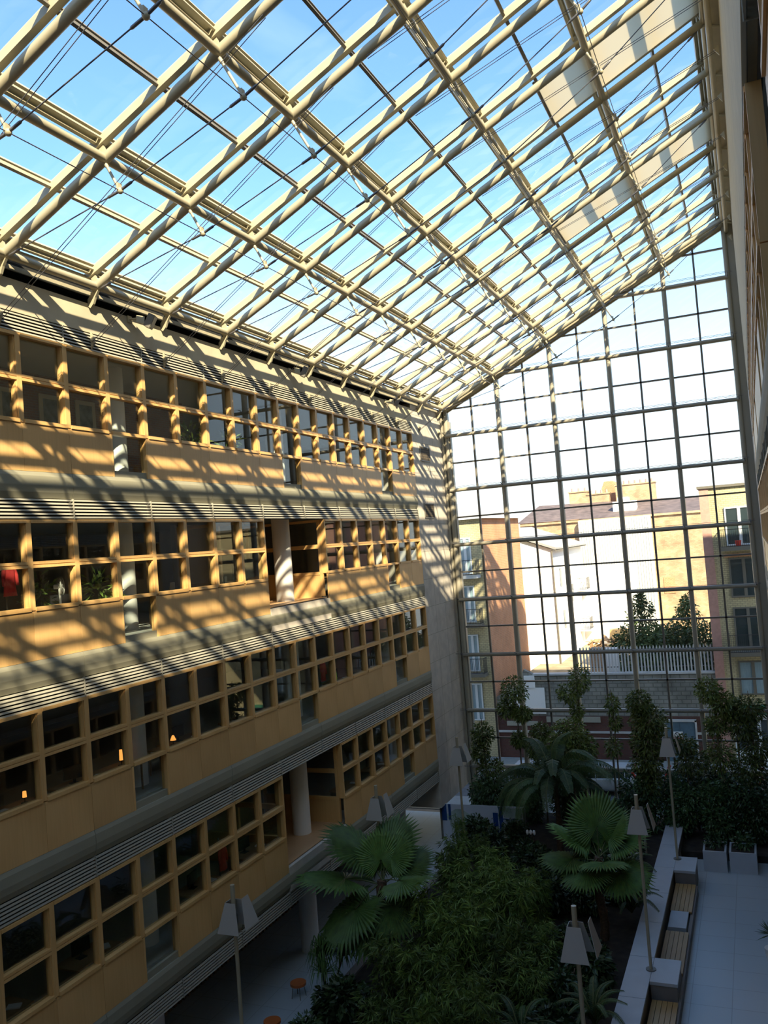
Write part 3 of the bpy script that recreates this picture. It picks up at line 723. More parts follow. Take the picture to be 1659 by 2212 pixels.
def text(txt, size, loc, m, parent, rz=0.0, name='lettering', align='CENTER', ext=0.004):
    c = bpy.data.curves.new(name, 'FONT'); c.body = txt; c.size = size; c.extrude = ext; c.align_x = align
    c.materials.append(m); o = bpy.data.objects.new(name, c); COL.objects.link(o)
    bpy.context.view_layer.update()
    me = bpy.data.meshes.new_from_object(o.evaluated_get(bpy.context.evaluated_depsgraph_get())); bpy.data.objects.remove(o); bpy.data.curves.remove(c)
    o = bpy.data.objects.new(name, me); COL.objects.link(o)
    o.rotation_euler = (R(90), 0, rz); o.location = loc
    if parent: o.parent = parent
    return o
num_m = mat('pale_number_paint', (0.62, 0.58, 0.42), 0.7)
text('3 0', 0.42, (1.35, 11.5, 2.02), num_m, W, 0)
text('3', 0.42, (2.1, 11.49, 2.18), num_m, W, 0)
text('1 4', 0.42, (2.9, 11.49, 2.2), num_m, W, 0)
# gate with warning sign
g_m = mat('blue_grey_gate', (0.10, 0.16, 0.20), 0.55, noise=0.1)
G = MB(); G.box(9.0, 10.75, 11.45, 11.55, 0.1, 2.55); G.box(9.86, 9.89, 11.43, 11.46, 0.1, 2.55)
G = G.build('steel_gate', g_m); tag(G, 'blue-grey double steel gate with a red and white warning sign, in the street wall', 'gate')
b = MB(); b.box(8.9, 9.0, 11.4, 11.6, 0, 2.65); b.box(10.75, 10.85, 11.4, 11.6, 0, 2.65); b.box(8.9, 10.85, 11.4, 11.6, 2.55, 2.68); b.build('frame', PALE, G)
red_m = mat('sign_red', (0.62, 0.03, 0.02), 0.5); wh_m = mat('sign_white', (0.8, 0.8, 0.78), 0.5); blk = mat('sign_black', (0.02, 0.02, 0.02), 0.5)
sg = MB(); sg.box(9.33, 10.0, 11.41, 11.43, 1.2, 1.95); sg = sg.build('warning_sign', wh_m, G)
b = MB(); b.box(9.37, 9.96, 11.40, 11.41, 1.24, 1.58); b.build('red_panel', red_m, sg)
b = MB()
for k in range(24):
    a0, a1 = 2 * math.pi * k / 24, 2 * math.pi * (k + 1) / 24
    def P_(a, r_): return (9.66 + math.cos(a) * r_, 11.40, 1.76 + math.sin(a) * r_)
    b._add([P_(a0, 0.16), P_(a1, 0.16), P_(a1, 0.12), P_(a0, 0.12)], [(0, 1, 2, 3)])
b.bar((9.56, 11.40, 1.86), (9.76, 11.40, 1.66), 0.01, 0.03); b.build('prohibition_ring', blk, sg)
text('Danger', 0.15, (9.66, 11.39, 1.44), wh_m, sg); text('No Entry', 0.15, (9.66, 11.39, 1.28), wh_m, sg)
# palisade fence on the wall
F = empty('palisade_fence', (4, 11.8, 5.62)); tag(F, 'upright metal palisade fence along the top of the block wall', 'fence')
b = MB(); xx = 0.0
while xx < 8.1:
    b.prism([(xx, 0), (xx + 0.09, 0), (xx + 0.09, 1.55), (xx + 0.045, 1.68), (xx, 1.55)], 'y', -0.02, 0.02); xx += 0.2
o = b.build('pales', PALE, F); o['kind'] = 'stuff'
b = MB(); b.box(0, 8.2, 0.02, 0.06, 0.3, 0.36); b.box(0, 8.2, 0.02, 0.06, 1.2, 1.26); b.build('rail', STEEL_D, F)
b = MB()
for xx in (0.0, 2.7, 5.4, 8.1): b.box(xx - 0.04, xx + 0.04, 0.06, 0.14, 0, 1.6)
b.build('fence_post', STEEL_D, F)
# things in the yard
b = MB(); b.box(5.2, 6.2, 13.0, 13.4, 4.4, 7.0); o = b.build('white_cabinet', WHITEW); tag(o, 'white cabinet standing behind the palisade fence', 'cabinet')
b = MB(); b.box(3.9, 5.1, 16.0, 16.8, 4.4, 6.6); o = b.build('brown_container', BBR); tag(o, 'brown slatted crate behind the left end of the palisade fence', 'crate')
wood_m = mat('scrap_timber', (0.35, 0.22, 0.12), 0.8, noise=0.3)
for i in range(7):
    random.seed(50 + i); b = MB(); x = 1.6 + i * 0.42
    for k in range(4):
        a = random.uniform(0, 3.1); d = Vector((math.cos(a), random.uniform(-.4, .4), math.sin(a) * 0.5)) * random.uniform(0.3, 0.7)
        p = Vector((x, 30 + random.uniform(-0.6, 0.6), 4.75 + random.uniform(0, 0.75))); b.bar(p - d, p + d, random.uniform(0.1, 0.3), random.uniform(0.03, 0.16))
    o = b.build('timber_scrap', wood_m); tag(o, 'heap of scrap timber in the bright yard, %s from the left' % ORD[i], 'scrap', 'scrap timber in the yard')
b = MB(); b.box(2.6, 4.2, 33.5, 34.5, 4.4, 5.9); o = b.build('plywood_box', mat('plywood', (0.55, 0.38, 0.18), 0.8)); tag(o, 'yellow plywood box beside the scrap timber in the yard', 'box')

# ---- cars
def car(name, loc, col, label, flip=1, est=False, group='cars parked beyond the glass wall'):
    r = empty(name, loc); tag(r, label, 'car', group)
    pm = mat(name + '_paint', col, 0.25, metal=0.3)
    gm_ = mat(name + '_glass', (0.02, 0.03, 0.035), 0.06, spec=1.0)
    L = 3.95; W_ = 0.84
    # stations along x: (x, lower z, belt z, half width)
    st = [(-1.97, 0.32, 0.62, 0.62), (-1.85, 0.24, 0.74, 0.76), (-1.4, 0.22, 0.84, 0.83), (-0.9, 0.22, 0.93, W_), (0.0, 0.22, 0.97, W_ + 0.01), (0.9, 0.22, 1.0, W_), (1.55, 0.24, 1.02, 0.83), (1.85, 0.3, 0.98, 0.78), (1.97, 0.36, 0.72, 0.7)]
    b = MB(); vs = []; n = 8
    for x, zl, zb_, hw in st:
        x *= flip
        ring = [(-hw * 0.9, zl), (-hw, zl + 0.15), (-hw, zb_ - 0.12), (-hw * 0.9, zb_), (hw * 0.9, zb_), (hw, zb_ - 0.12), (hw, zl + 0.15), (hw * 0.9, zl)]
        vs += [(x, yy, zz) for yy, zz in ring]
    fs = []
    for i in range(len(st) - 1):
        for k in range(n):
            f = (i * n + k, i * n + (k + 1) % n, (i + 1) * n + (k + 1) % n, (i + 1) * n + k); fs.append(f if flip > 0 else f[::-1])
    fs += [tuple(range(n)), tuple(range((len(st) - 1) * n, len(st) * n))]
    b._add(vs, fs, 0, True); b.build('body', pm, r)
    cb = [(-1.0, 0.93, 0.76), (-0.35, 1.40, 0.62), (0.3, 1.47, 0.62), (1.25, 1.44, 0.61), (1.72, 1.0, 0.74)]
    b = MB(); vs = []
    for x, z, hw in cb: vs += [(x * flip, -hw, z), (x * flip, hw, z)]
    lo = [(-1.0, 0.9, 0.78), (-0.35, 0.93, 0.79), (0.3, 0.95, 0.79), (1.25, 0.97, 0.78), (1.72, 0.97, 0.76)]
    for x, z, hw in lo: vs += [(x * flip, -hw, z), (x * flip, hw, z)]
    fs = []
    for i in range(4):
        fs.append((2 * i, 2 * i + 2, 2 * i + 3, 2 * i + 1))
        fs.append((10 + 2 * i, 10 + 2 * i + 2, 2 * i + 2, 2 * i)); fs.append((2 * i + 1, 2 * i + 3, 10 + 2 * i + 3, 10 + 2 * i + 1))
    b._add(vs, fs, 0); b.build('cabin_glass', gm_, r)
    b = MB(); b.bar((-0.38 * flip, 0, 1.44), (1.28 * flip, 0, 1.47), 1.24, 0.05)
    for s in (-1, 1):
        for i in (0, 1, 3):
            a = Vector((cb[i][0] * flip, s * cb[i][2], cb[i][1])); c = Vector((cb[i + 1][0] * flip, s * cb[i + 1][2], cb[i + 1][1]))
            b.bar(a, c, 0.07, 0.05)
        for i in (1, 2, 3):
            b.bar((cb[i][0] * flip, s * (cb[i][2] + 0.005), cb[i][1]), (lo[i][0] * flip, s * (lo[i][2] + 0.005), lo[i][1]), 0.05, 0.06)
    b.build('roof', pm, r)
    for x in (-1.25, 1.25):
        for s in (-1, 1):
            b = MB(); b.tube([(x * flip, s * 0.62, 0.31), (x * flip, s * 0.85, 0.31)], 0.31, 20); wv = b.build('wheel', blk, r)
            b = MB(); b.tube([(x * flip, s * 0.85, 0.31), (x * flip, s * 0.87, 0.31)], 0.19, 14); b.build('hubcap', SLAT, wv)
    for s in (-1, 1):
        b = MB(); b.bar((1.83 * flip, s * 0.7, 0.85), (1.66 * flip, s * 0.66, 1.35), 0.12, 0.14); b.build('tail_light', red_m, r)
        b = MB(); b.ball((-1.86 * flip, s * 0.58, 0.66), 0.12, 8); b.build('headlight', wh_m, r)
    return r
car('hatchback_car', (6.1, 5.0, 0), (0.62, 0.65, 0.66), 'silver hatchback parked beyond the glass, red tail light towards the right')
car('dark_car', (11.3, 5.1, 0), (0.02, 0.03, 0.05), 'dark blue car parked right of the silver hatchback', -1)
car('grey_car', (16.1, 5.0, 0), (0.45, 0.44, 0.42), 'grey car at the right edge, beyond the dark blue car', -1)
car('small_car', (1.4, 5.0, 0), (0.55, 0.57, 0.58), 'pale car parked left of the silver hatchback, mostly behind the palm')

# ================================================================= GARDEN
LEAF = {}
LEAF['palm'] = leafmat('fan_palm_leaf', (0.075, 0.15, 0.03), 0.3, 0.6)
LEAF['feather'] = leafmat('feather_palm_leaf', (0.045, 0.085, 0.022), 0.3, 0.6)
LEAF['bamboo'] = leafmat('bamboo_leaf', (0.125, 0.195, 0.034), 0.6, 0.55)
LEAF['shrub'] = leafmat('shrub_leaf', (0.04, 0.075, 0.022), 0.5, 0.4)
LEAF['tree'] = leafmat('slender_tree_leaf', (0.12, 0.16, 0.03), 0.45, 0.45)
LEAF['hedge'] = leafmat('hedge_leaf', (0.055, 0.11, 0.035), 0.45, 0.4)
LEAF['out'] = leafmat('outdoor_leaf', (0.14, 0.20, 0.07), 0.5, 0.5)
BARK = mat('palm_bark', (0.10, 0.06, 0.035), 0.9, noise=0.4, scale=14)
STEM = mat('green_stem', (0.10, 0.12, 0.04), 0.6)
TRUNK = mat('slender_trunk', (0.16, 0.12, 0.08), 0.8, noise=0.2)
SOIL = mat('garden_soil', (0.035, 0.026, 0.018), 1.0, noise=0.4, scale=3, bump=0.4)
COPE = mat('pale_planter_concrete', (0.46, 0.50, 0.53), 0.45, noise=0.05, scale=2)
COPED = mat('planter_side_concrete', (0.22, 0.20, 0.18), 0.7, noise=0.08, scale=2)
BENCHW = timber('bench_timber', (0.42, 0.27, 0.10), (0.30, 0.18, 0.06), 0.4, vert=False)

# ---- leaf builders
def blade(mb, p, d, up, L, w_, mi=0, droop=0.15, fold=0.0):
    p = Vector(p); d = Vector(d).normalized(); s = d.cross(Vector(up))
    if s.length < 1e-3: s = Vector((1, 0, 0))
    s.normalize(); m_ = p + d * L * 0.45 - Vector((0, 0, droop * L * 0.3)); e = p + d * L - Vector((0, 0, droop * L))
    mb._add([p, m_ + s * w_ / 2, e, m_ - s * w_ / 2], [(0, 1, 2, 3)], mi)
def rdir(lo=-1, hi=1):
    a = random.uniform(0, 6.283); z = random.uniform(lo, hi); q = math.sqrt(max(0, 1 - z * z)); return Vector((q * math.cos(a), q * math.sin(a), z))
def cloud(mb, c, rad, n, L=0.16, w_=0.06, shell=0.5):
    c = Vector(c)
    for _ in range(n):
        d = rdir(); t = shell + (1 - shell) * random.random() ** 0.6
        p = c + Vector((d.x * rad[0], d.y * rad[1], d.z * rad[2])) * t
        dd = (d + rdir() * 0.8 + Vector((0, 0, -0.1))); blade(mb, p, dd, rdir(), L * random.uniform(0.6, 1.2), w_ * random.uniform(0.7, 1.2), droop=0.25)
b = MB(); b.box(1.4, 10.2, -29.0, -0.6, 0.0, 0.42); b.build('ground_soil', SOIL, kind='structure')
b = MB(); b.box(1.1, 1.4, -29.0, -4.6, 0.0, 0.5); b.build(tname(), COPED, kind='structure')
b = MB(); b.box(10.2, 15.2, -4.6, -0.6, 0.0, 0.3); b.build('ground_soil', SOIL, kind='structure')
# coping wall with projecting blocks and benches between them
r = empty('planter_wall', (10.5, -15, 0)); tag(r, 'long pale concrete planter wall with a wide flat top beside the walkway', 'planter')
def cw(mb, name, m, p):
    o = mb.build(name, m); o.parent = p; o.matrix_parent_inverse = Matrix.Translation(-Vector(p.location)); return o
b = MB()
y = -29.0
while y < -3.1:
    y2 = min(y + 2.6, -3.0); b.box(10.15, 10.92, y + 0.01, y2 - 0.01, 0.80, 0.9); y = y2
cw(b, 'coping', COPE, r)
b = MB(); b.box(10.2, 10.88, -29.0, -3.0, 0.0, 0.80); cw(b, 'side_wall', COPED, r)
for i, (ya, yb, t_) in enumerate(((-8.45, -6.9, 'far end by the lamp post'), (-17.55, -16.0, 'nearer one carrying the lamp post'), (-27.2, -25.9, 'at the bottom edge'))):
    p = empty('planter_block', (11.3, (ya + yb) / 2, 0)); tag(p, 'square pale concrete block projecting from the planter wall, %s' % t_, 'concrete block', 'blocks along the planter wall')
    b = MB(); b.box(10.93, 11.75, ya, yb, 0.80, 0.9); cw(b, 'top_slab', COPE, p)
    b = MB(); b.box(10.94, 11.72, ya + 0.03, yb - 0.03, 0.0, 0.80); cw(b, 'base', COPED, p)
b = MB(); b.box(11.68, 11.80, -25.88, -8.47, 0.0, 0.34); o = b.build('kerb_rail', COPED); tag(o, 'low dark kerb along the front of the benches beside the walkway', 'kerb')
for i, (ya, yb) in enumerate(((-11.2, -8.6), (-13.9, -12.7), (-15.9, -14.0), (-21.4, -17.7), (-25.7, -22.0))):
    if i == 1:
        b = MB(); b.box(11.02, 11.64, -12.65, -11.25, 0.0, 0.46); o = b.build('seat_block', COPE); tag(o, 'pale square seat block between two wooden benches', 'seat'); continue
    p = empty('bench', (11.3, (ya + yb) / 2, 0)); tag(p, 'wooden bench seat set against the planter wall, %s from the glass end' % ORD[i if i == 0 else i - 1], 'bench', 'wooden benches along the planter wall')
    b = MB(); x = 10.98
    while x < 11.6: b.box(x, x + 0.14, ya, yb if i != 2 else -12.9, 0.38, 0.44); x += 0.155
    cw(b, 'seat', BENCHW, p)
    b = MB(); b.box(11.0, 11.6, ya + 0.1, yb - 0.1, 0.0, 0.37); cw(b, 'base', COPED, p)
for i, (x0, x1) in enumerate(((11.9, 12.84), (12.95, 14.02))):
    p = empty('planter_box', ((x0 + x1) / 2, -6.3, 0)); tag(p, 'pale concrete planter box standing before the hedge, %s of the pair' % ('left' if i == 0 else 'right'), 'planter', 'planter boxes before the hedge')
    b = MB(); b.box(x0, x1, -5.95, -5.85, 0, 0.85); b.box(x0, x1, -4.75, -4.65, 0, 0.85); b.box(x0, x0 + 0.08, -5.85, -4.75, 0, 0.85); b.box(x1 - 0.08, x1, -5.85, -4.75, 0, 0.85); cw(b, 'box', COPE, p)
    b = MB(); b.box(x0 + 0.08, x1 - 0.08, -5.85, -4.75, 0.0, 0.83); cw(b, 'soil', SOIL, p)
    b = MB(); random.seed(i + 3); cloud(b, ((x0 + x1) / 2, -5.15, 1.05), (0.42, 0.5, 0.4), 260, 0.2, 0.08, 0.1); cw(b, 'foliage', LEAF['hedge'], p)
for i, (x, y, h) in enumerate(((9.5, -5.5, 1.5), (14.6, -5.2, 1.35))):
    b = MB(); b.tube([(x, y, 0.0), (x, y, h)], 0.05, 10); b.ball((x, y, h), 0.055, 8); o = b.build('bollard', STEEL); tag(o, 'slim pale bollard post, %s' % ('among the plants left of the planter boxes' if i == 0 else 'right of the planter boxes'), 'bollard')
b = MB(); b.box(8.2, 9.6, -7.9, -7.1, 0.95, 1.02); b.box(8.3, 8.4, -7.8, -7.2, 0.42, 0.95); b.box(9.4, 9.5, -7.8, -7.2, 0.42, 0.95)
o = b.build('white_table', WHITE); tag(o, 'white low table top glimpsed among the plants behind the fan palm', 'table')

# ---- garden lamps
PANEL = mat('lamp_reflector', (0.42, 0.41, 0.37), 0.5)
def lamp(x, y, z0, label):
    r = empty('garden_lamp', (x, y, z0)); tag(r, label, 'lamp post', 'lamp posts in the garden')
    H_ = 6.35 - z0
    b = MB(); b.tube([(0, 0, 0), (0, 0, H_ * 0.5), (0, 0, H_ - 0.9)], 0.05, 10); b.tube([(0, 0, H_ - 0.95), (0, 0, H_)], 0.06, 10); b.build('pole', STEEL, r)
    b = MB(); b.tube([(0, 0, 0), (0, 0, 0.03)], 0.16, 14); b.build('base_plate', STEEL_D, r)
    # reflector panels: a tapered square hood left open on one corner
    z1, z2 = H_ - 1.15, H_ - 0.42; bt, tp = 0.32, 0.15; t = 0.012
    def pan(c0, c1, dz=0.0, off=(0, 0)):
        m_ = MB(); (ax, ay), (bx_, by_) = c0, c1
        q = [(ax * bt + off[0], ay * bt + off[1], z1 + dz), (bx_ * bt + off[0], by_ * bt + off[1], z1 + dz), (bx_ * tp + off[0], by_ * tp + off[1], z2 + dz), (ax * tp + off[0], ay * tp + off[1], z2 + dz)]
        n_ = (Vector(q[1]) - Vector(q[0])).cross(Vector(q[3]) - Vector(q[0])).normalized() * t
        m_._add(q + [tuple(Vector(p) + n_) for p in q], [(0, 3, 2, 1), (4, 5, 6, 7), (0, 1, 5, 4), (1, 2, 6, 5), (2, 3, 7, 6), (3, 0, 4, 7)])
        m_.build('hood_panel', PANEL, r)
    pan((-1, -1), (1, -1)); pan((1, 1), (-1, 1)); pan((-1, 1), (-1, -1))
    pan((1, -1), (1, 1), 0.12, (0.16, 0.06))
    b = MB(); b.tube([(0, 0, z1 + 0.1), (0, 0, z1 + 0.4)], 0.09, 10); b.build('lamp_housing', STEEL_D, r)
    return r
lamp(10.9, -16.8, 0.9, 'tall lamp post with tapered hood standing on the near planter block')
lamp(10.98, -7.2, 0.9, 'tall lamp post on the far planter block, before the hedge and glass wall')
lamp(10.55, -25.4, 0.9, 'lamp post with large tapered hood at the bottom, nearest on the planter wall')
lamp(1.9, -16.9, 0.42, 'lamp post rising beside the big fan palm and the left gallery')
lamp(2.5, -9.5, 0.42, 'slim lamp post before the blue display board and pale end pier')
lamp(1.8, -26.0, 0.42, 'lamp post with tapered hood in the lower left, before the gallery panels')

def fan_frond(R_=1.75, petiole=1.25, nseg=44, spread=2.6, cup=0.10):
    """petiole along +x, blade centred on its tip, normal +z"""
    b = MB(); b.tube([(0, 0, 0), (petiole * 0.5, 0, 0.05), (petiole, 0, 0)], [0.035, 0.024, 0.016], 6, mi=1)
    h = Vector((petiole, 0, 0))
    for i in range(nseg):
        t = (i + 0.5) / nseg * 2 - 1; a = t * spread; da = spread / nseg * 1.02
        L = R_ * (0.80 + 0.2 * math.cos(t * 2.2)) * random.uniform(0.95, 1.04)
        z = lambda r_: -cup * (r_ / R_) ** 2 * R_ * (0.6 + abs(t)) 
        rr = [0.04, 0.42, 0.76]
        def P_(ang, r_, dz=0.0): return h + Vector((math.cos(ang) * r_, math.sin(ang) * r_, z(r_) + dz))
        c0, c1, c2 = [P_(a, L * q, 0.022 * (k + 0.3)) for k, q in enumerate(rr)]
        l0, l1, l2 = [P_(a - da, L * q) for q in rr]; r0, r1, r2 = [P_(a + da, L * q) for q in rr]
        tip = P_(a + random.uniform(-.03, .03), L, -random.uniform(0.05, 0.3) * L * 0.35)
        b._add([l0, c0, r0, l1, c1, r1, l2, c2, r2, tip], [(0, 1, 4, 3), (1, 2, 5, 4), (3, 4, 7, 6), (4, 5, 8, 7), (6, 7, 9), (7, 8, 9)], 0)
    return b
def feather_frond(L=3.2, n=46, wid=0.62, arch=1.0, lift=0.9, hang=0.6):
    b = MB(); pts = []
    for i in range(13):
        t = i / 12; pts.append(Vector((L * (t - 0.18 * t * t) * (1.0 if t < .6 else 1.0 - 0.1 * (t - .6)), 0, lift * math.sin(min(1, t * 1.25) * 1.57) * 0.9 - arch * 1.5 * max(0, t - 0.32) ** 1.7)))
    b.tube(pts, [0.035 * (1 - i / 13.5) + 0.004 for i in range(13)], 5, mi=1)
    for i in range(n):
        t = 0.14 + 0.86 * i / n; f = t * 12; k = min(11, int(f)); p = pts[k].lerp(pts[k + 1], f - k); tg = (pts[k + 1] - pts[k]).normalized()
        w_ = wid * (math.sin(max(0.12, min(1, 1.15 - t)) * 1.7) ** 0.8)
        for s in (-1, 1):
            d = Vector((0, s, 0)) * 0.95 + tg * 0.5 + Vector((0, 0, -0.25)); d.normalize()
            Lp = w_ * random.uniform(0.9, 1.1); m_ = p + d * Lp * 0.42; e = m_ + d * Lp * 0.16 + Vector((0, 0, -hang * Lp)); sd_ = tg * 0.015
            b._add([p - sd_, p + sd_, m_ + sd_, m_ - sd_, e], [(0, 1, 2, 3), (3, 2, 4)], 0)
    return b
def aim(o, yaw, pitch, roll=0.0):
    o.rotation_euler = (Matrix.Rotation(yaw, 4, 'Z') @ Matrix.Rotation(-pitch, 4, 'Y') @ Matrix.Rotation(roll, 4, 'X')).to_euler()
random.seed(11)
FANS = [fan_frond().mesh('frond', [LEAF['palm'], STEM]) for _ in range(3)]
def fan_palm(x, y, zc, sc, fr, label, trunk_r=0.16):
    r = empty('fan_palm', (x, y, 0.4)); tag(r, label, 'palm', 'fan palms')
    b = MB(); n = 14; pts = [(0.06 * math.sin(i * 0.5), 0.05 * math.cos(i * 0.4), (zc - 0.4) * i / n) for i in range(n + 1)]
    b.tube(pts, [trunk_r * (1.15 if i % 2 else 0.95) for i in range(n + 1)], 12); b.build('trunk', BARK, r)
    for i, (yaw, pitch, roll, s_) in enumerate(fr):
        o = put('frond', FANS[i % 3], r, (0.06, 0.05, zc - 0.4 - 0.08 * (i % 3)), (0, 0, 0), (s_ * sc,) * 3); aim(o, R(yaw), R(pitch), R(roll))
    return r
fan_palm(2.6, -18.6, 3.7, 1.0, [(150, 32, 20, 1.0), (95, 48, -20, 0.85), (190, 8, 10, 1.05), (225, -35, 0, 1.0), (60, 60, 10, 0.62), (20, 30, 20, 0.7), (265, -45, 0, 0.9), (310, -30, 10, 0.75), (120, 78, 0, 0.6), (340, 10, 10, 0.7)],
         'large fan palm with wide pleated leaves before the left gallery')
fan_palm(9.0, -14.1, 3.3, 0.78, [(100, 75, 10, 1.0), (160, 30, 20, 0.95), (190, 5, 0, 0.95), (30, 28, 0, 0.9), (60, 50, -20, 0.9), (330, -12, 20, 0.9), (250, -15, 0, 0.85), (290, 12, 0, 0.8), (130, 55, 0, 0.8)],
         'smaller fan palm with an upright bright leaf beside the planter wall', 0.15)
FE = [feather_frond(3.9, 64, 1.0, 1.6, 0.9).mesh('frond', [LEAF['feather'], STEM]), feather_frond(3.6, 60, 0.95, 1.3, 1.2).mesh('frond', [LEAF['feather'], STEM])]
r = empty('feather_palm', (5.8, -6.0, 0.4)); tag(r, 'tall dark feather palm with drooping fronds before the glass end wall', 'palm')
b = MB(); b.tube([(0, 0, 0), (0.05, 0, 1.8), (0, 0, 3.3)], [0.16, 0.12, 0.1], 12); b.build('trunk', BARK, r)
for i in range(28):
    o = put('frond', FE[i % 2], r, (0, 0, 3.1 + 0.1 * (i % 3)), (0, 0, 0), (1 if i % 3 else 0.85,) * 3); aim(o, R(i * 137.5), R(random.uniform(-28, 34)))
o = put('frond', FE[1], r, (0, 0, 3.4), (0, 0, 0), (0.75,) * 3); aim(o, R(40), R(62))
# cycads and small arching plants
FS = feather_frond(1.7, 34, 0.3, 0.8, 0.6, 0.25).mesh('frond', [LEAF['feather'], STEM])
for i, (x, y, z, t_) in enumerate(((9.75, -12.4, 0.75, 'spilling over the planter wall beside the benches'), (9.7, -20.2, 0.8, 'spilling over the planter wall near the bottom'), (9.2, -8.4, 0.6, 'by the far planter block'), (7.9, -21.5, 0.7, 'in the dark foliage near the bottom'))):
    r = empty('arching_fern_palm', (x, y, z)); tag(r, 'small arching feather-leaved plant, %s' % t_, 'plant', 'small arching plants')
    for k in range(11):
        o = put('frond', FS, r, (0, 0, 0), (0, 0, 0), (random.uniform(0.85, 1.15),) * 3); aim(o, R(k * 33 + random.uniform(-8, 8)), R(random.uniform(15, 50)))
# strappy plant in front of the left columns
r = empty('strap_leaf_plant', (0.95, -19.9, 0.5)); tag(r, 'strappy drooping plant before the round columns under the left gallery', 'plant')
b = MB()
for hx, hy, hz in ((0, 0, 1.3), (0.5, 0.4, 1.0), (-0.35, 0.5, 0.8), (0.3, -0.6, 0.9)):
    for k in range(60):
        d = rdir(-0.1, 1); p = Vector((hx, hy, hz)); L = random.uniform(0.5, 0.95)
        m_ = p + d * L * 0.55 + Vector((0, 0, 0.12)); e = p + Vector((d.x, d.y, 0)) * L * 0.85 + Vector((0, 0, -0.35 * L)); s_ = d.cross(Vector((0, 0, 1))).normalized() * 0.022
        b._add([p - s_, p + s_, m_ + s_, m_ - s_, e], [(0, 1, 2, 3), (3, 2, 4)])
b.build('foliage', LEAF['palm'], r)
b = MB()
for hx, hy, hz in ((0, 0, 1.3), (0.5, 0.4, 1.0), (-0.35, 0.5, 0.8), (0.3, -0.6, 0.9)): b.tube([(hx * 0.4, hy * 0.4, 0), (hx, hy, hz)], 0.03, 6)
b.build('stem', BARK, r)
# bamboo clumps
def bamboo_meshes(h, n_st, seed):
    random.seed(seed); st = MB(); lf = MB()
    for _ in range(n_st):
        a = random.uniform(0, 6.28); q = random.uniform(0, 0.35); lean = random.uniform(0.1, 0.55); hh = h * random.uniform(0.7, 1.05)
        pts = []
        for i in range(6):
            t = i / 5; pts.append(Vector((math.cos(a) * (q + lean * t * t), math.sin(a) * (q + lean * t * t), hh * t * (1 - 0.06 * t))))
        st.tube(pts, [0.014, 0.013, 0.011, 0.009, 0.006, 0.003], 5)
        for k in range(24):
            t = random.uniform(0.2, 1.0); f = t * 5; i = min(4, int(f)); p = pts[i].lerp(pts[i + 1], f - i)
            br = rdir(-0.2, 0.6) * random.uniform(0.15, 0.5) * (1.15 - t * 0.5); tip = p + br
            for m_ in range(6):
                d = (br.normalized() + rdir() * 0.8 + Vector((0, 0, -0.25))); blade(lf, p.lerp(tip, random.uniform(0.45, 1.0)), d, rdir(), random.uniform(0.22, 0.42), 0.042, droop=0.35)
    return st.mesh('stems', STEM), lf.mesh('foliage', LEAF['bamboo'])
BAM = [bamboo_meshes(3.0, 16, 21), bamboo_meshes(2.6, 15, 22), bamboo_meshes(3.4, 14, 23)]
spots = [(3.4, -10.2, .62), (2.7, -12.0, .95), (4.3, -11.8, .85), (5.6, -12.6, .75), (4.0, -14.0, 1.0), (5.4, -14.8, .95), (6.8, -14.6, .8), (3.9, -16.3, 1.05), (5.2, -16.9, 1.05), (6.6, -16.8, .95), (7.4, -17.2, .9), (4.2, -19.0, .95), (5.5, -19.2, 1.05), (6.8, -19.3, 1.0),
         (3.8, -21.2, .85), (5.1, -21.4, .95), (6.5, -21.6, 1.0), (7.6, -19.8, .85), (4.6, -23.6, .85), (6.0, -23.8, .95), (7.4, -23.6, .9), (3.6, -25.4, .75), (5.3, -26.0, .9), (7.0, -26.2, .9)]
random.seed(8)
for i, (x, y, s_) in enumerate(spots):
    r = empty('bamboo_clump', (x, y, 0.4), random.uniform(0, 6)); row = int((-y - 9) // 2.6)
    tag(r, 'leafy bamboo clump, %s row from the glass wall, %s clump from the left' % (ORD[row], ORD[sum(1 for q in spots if int((-q[1] - 9) // 2.6) == row and q[0] < x)]), 'bamboo', 'bamboo clumps')
    st, lf = BAM[i % 3]; zs = s_ * random.uniform(0.72, 1.22); put('stems', st, r, scale=(s_, s_, zs)); put('foliage', lf, r, scale=(s_, s_, zs))
# one tall thin stem with a bright tuft above the rest
r = empty('bamboo_clump', (2.6, -10.4, 0.4)); tag(r, 'thin bright bamboo shoot rising above the rest, before the display board', 'bamboo', 'bamboo clumps')
put('stems', BAM[2][0], r, scale=(0.35, 0.35, 0.95)); put('foliage', BAM[2][1], r, scale=(0.4, 0.4, 0.95))
# shrubs
def bushes(seed, rad, n, L, w_, m):
    random.seed(seed); b = MB()
    for _ in range(7):
        c = Vector((random.uniform(-.5, .5) * rad[0], random.uniform(-.5, .5) * rad[1], rad[2] * random.uniform(0.5, 1.25)))
        cloud(b, c, (rad[0] * 0.6, rad[1] * 0.6, rad[2] * 0.55), n, L, w_, 0.35)
    return b.mesh('foliage', m)
SH = [bushes(31 + i, (0.9, 0.9, 0.8), 330, 0.24, 0.10, LEAF['shrub']) for i in range(2)]
HG = [bushes(41 + i, (1.0, 0.8, 1.35), 560, 0.17, 0.075, LEAF['hedge']) for i in range(2)]
def stem_mesh(h):
    b = MB()
    for k in range(5): b.tube([(0, 0, 0), (0.25 * math.cos(k * 1.3), 0.25 * math.sin(k * 1.3), h)], 0.02, 5)
    return b.mesh('stems', TRUNK)
SM = stem_mesh(1.0); HM = stem_mesh(1.6)
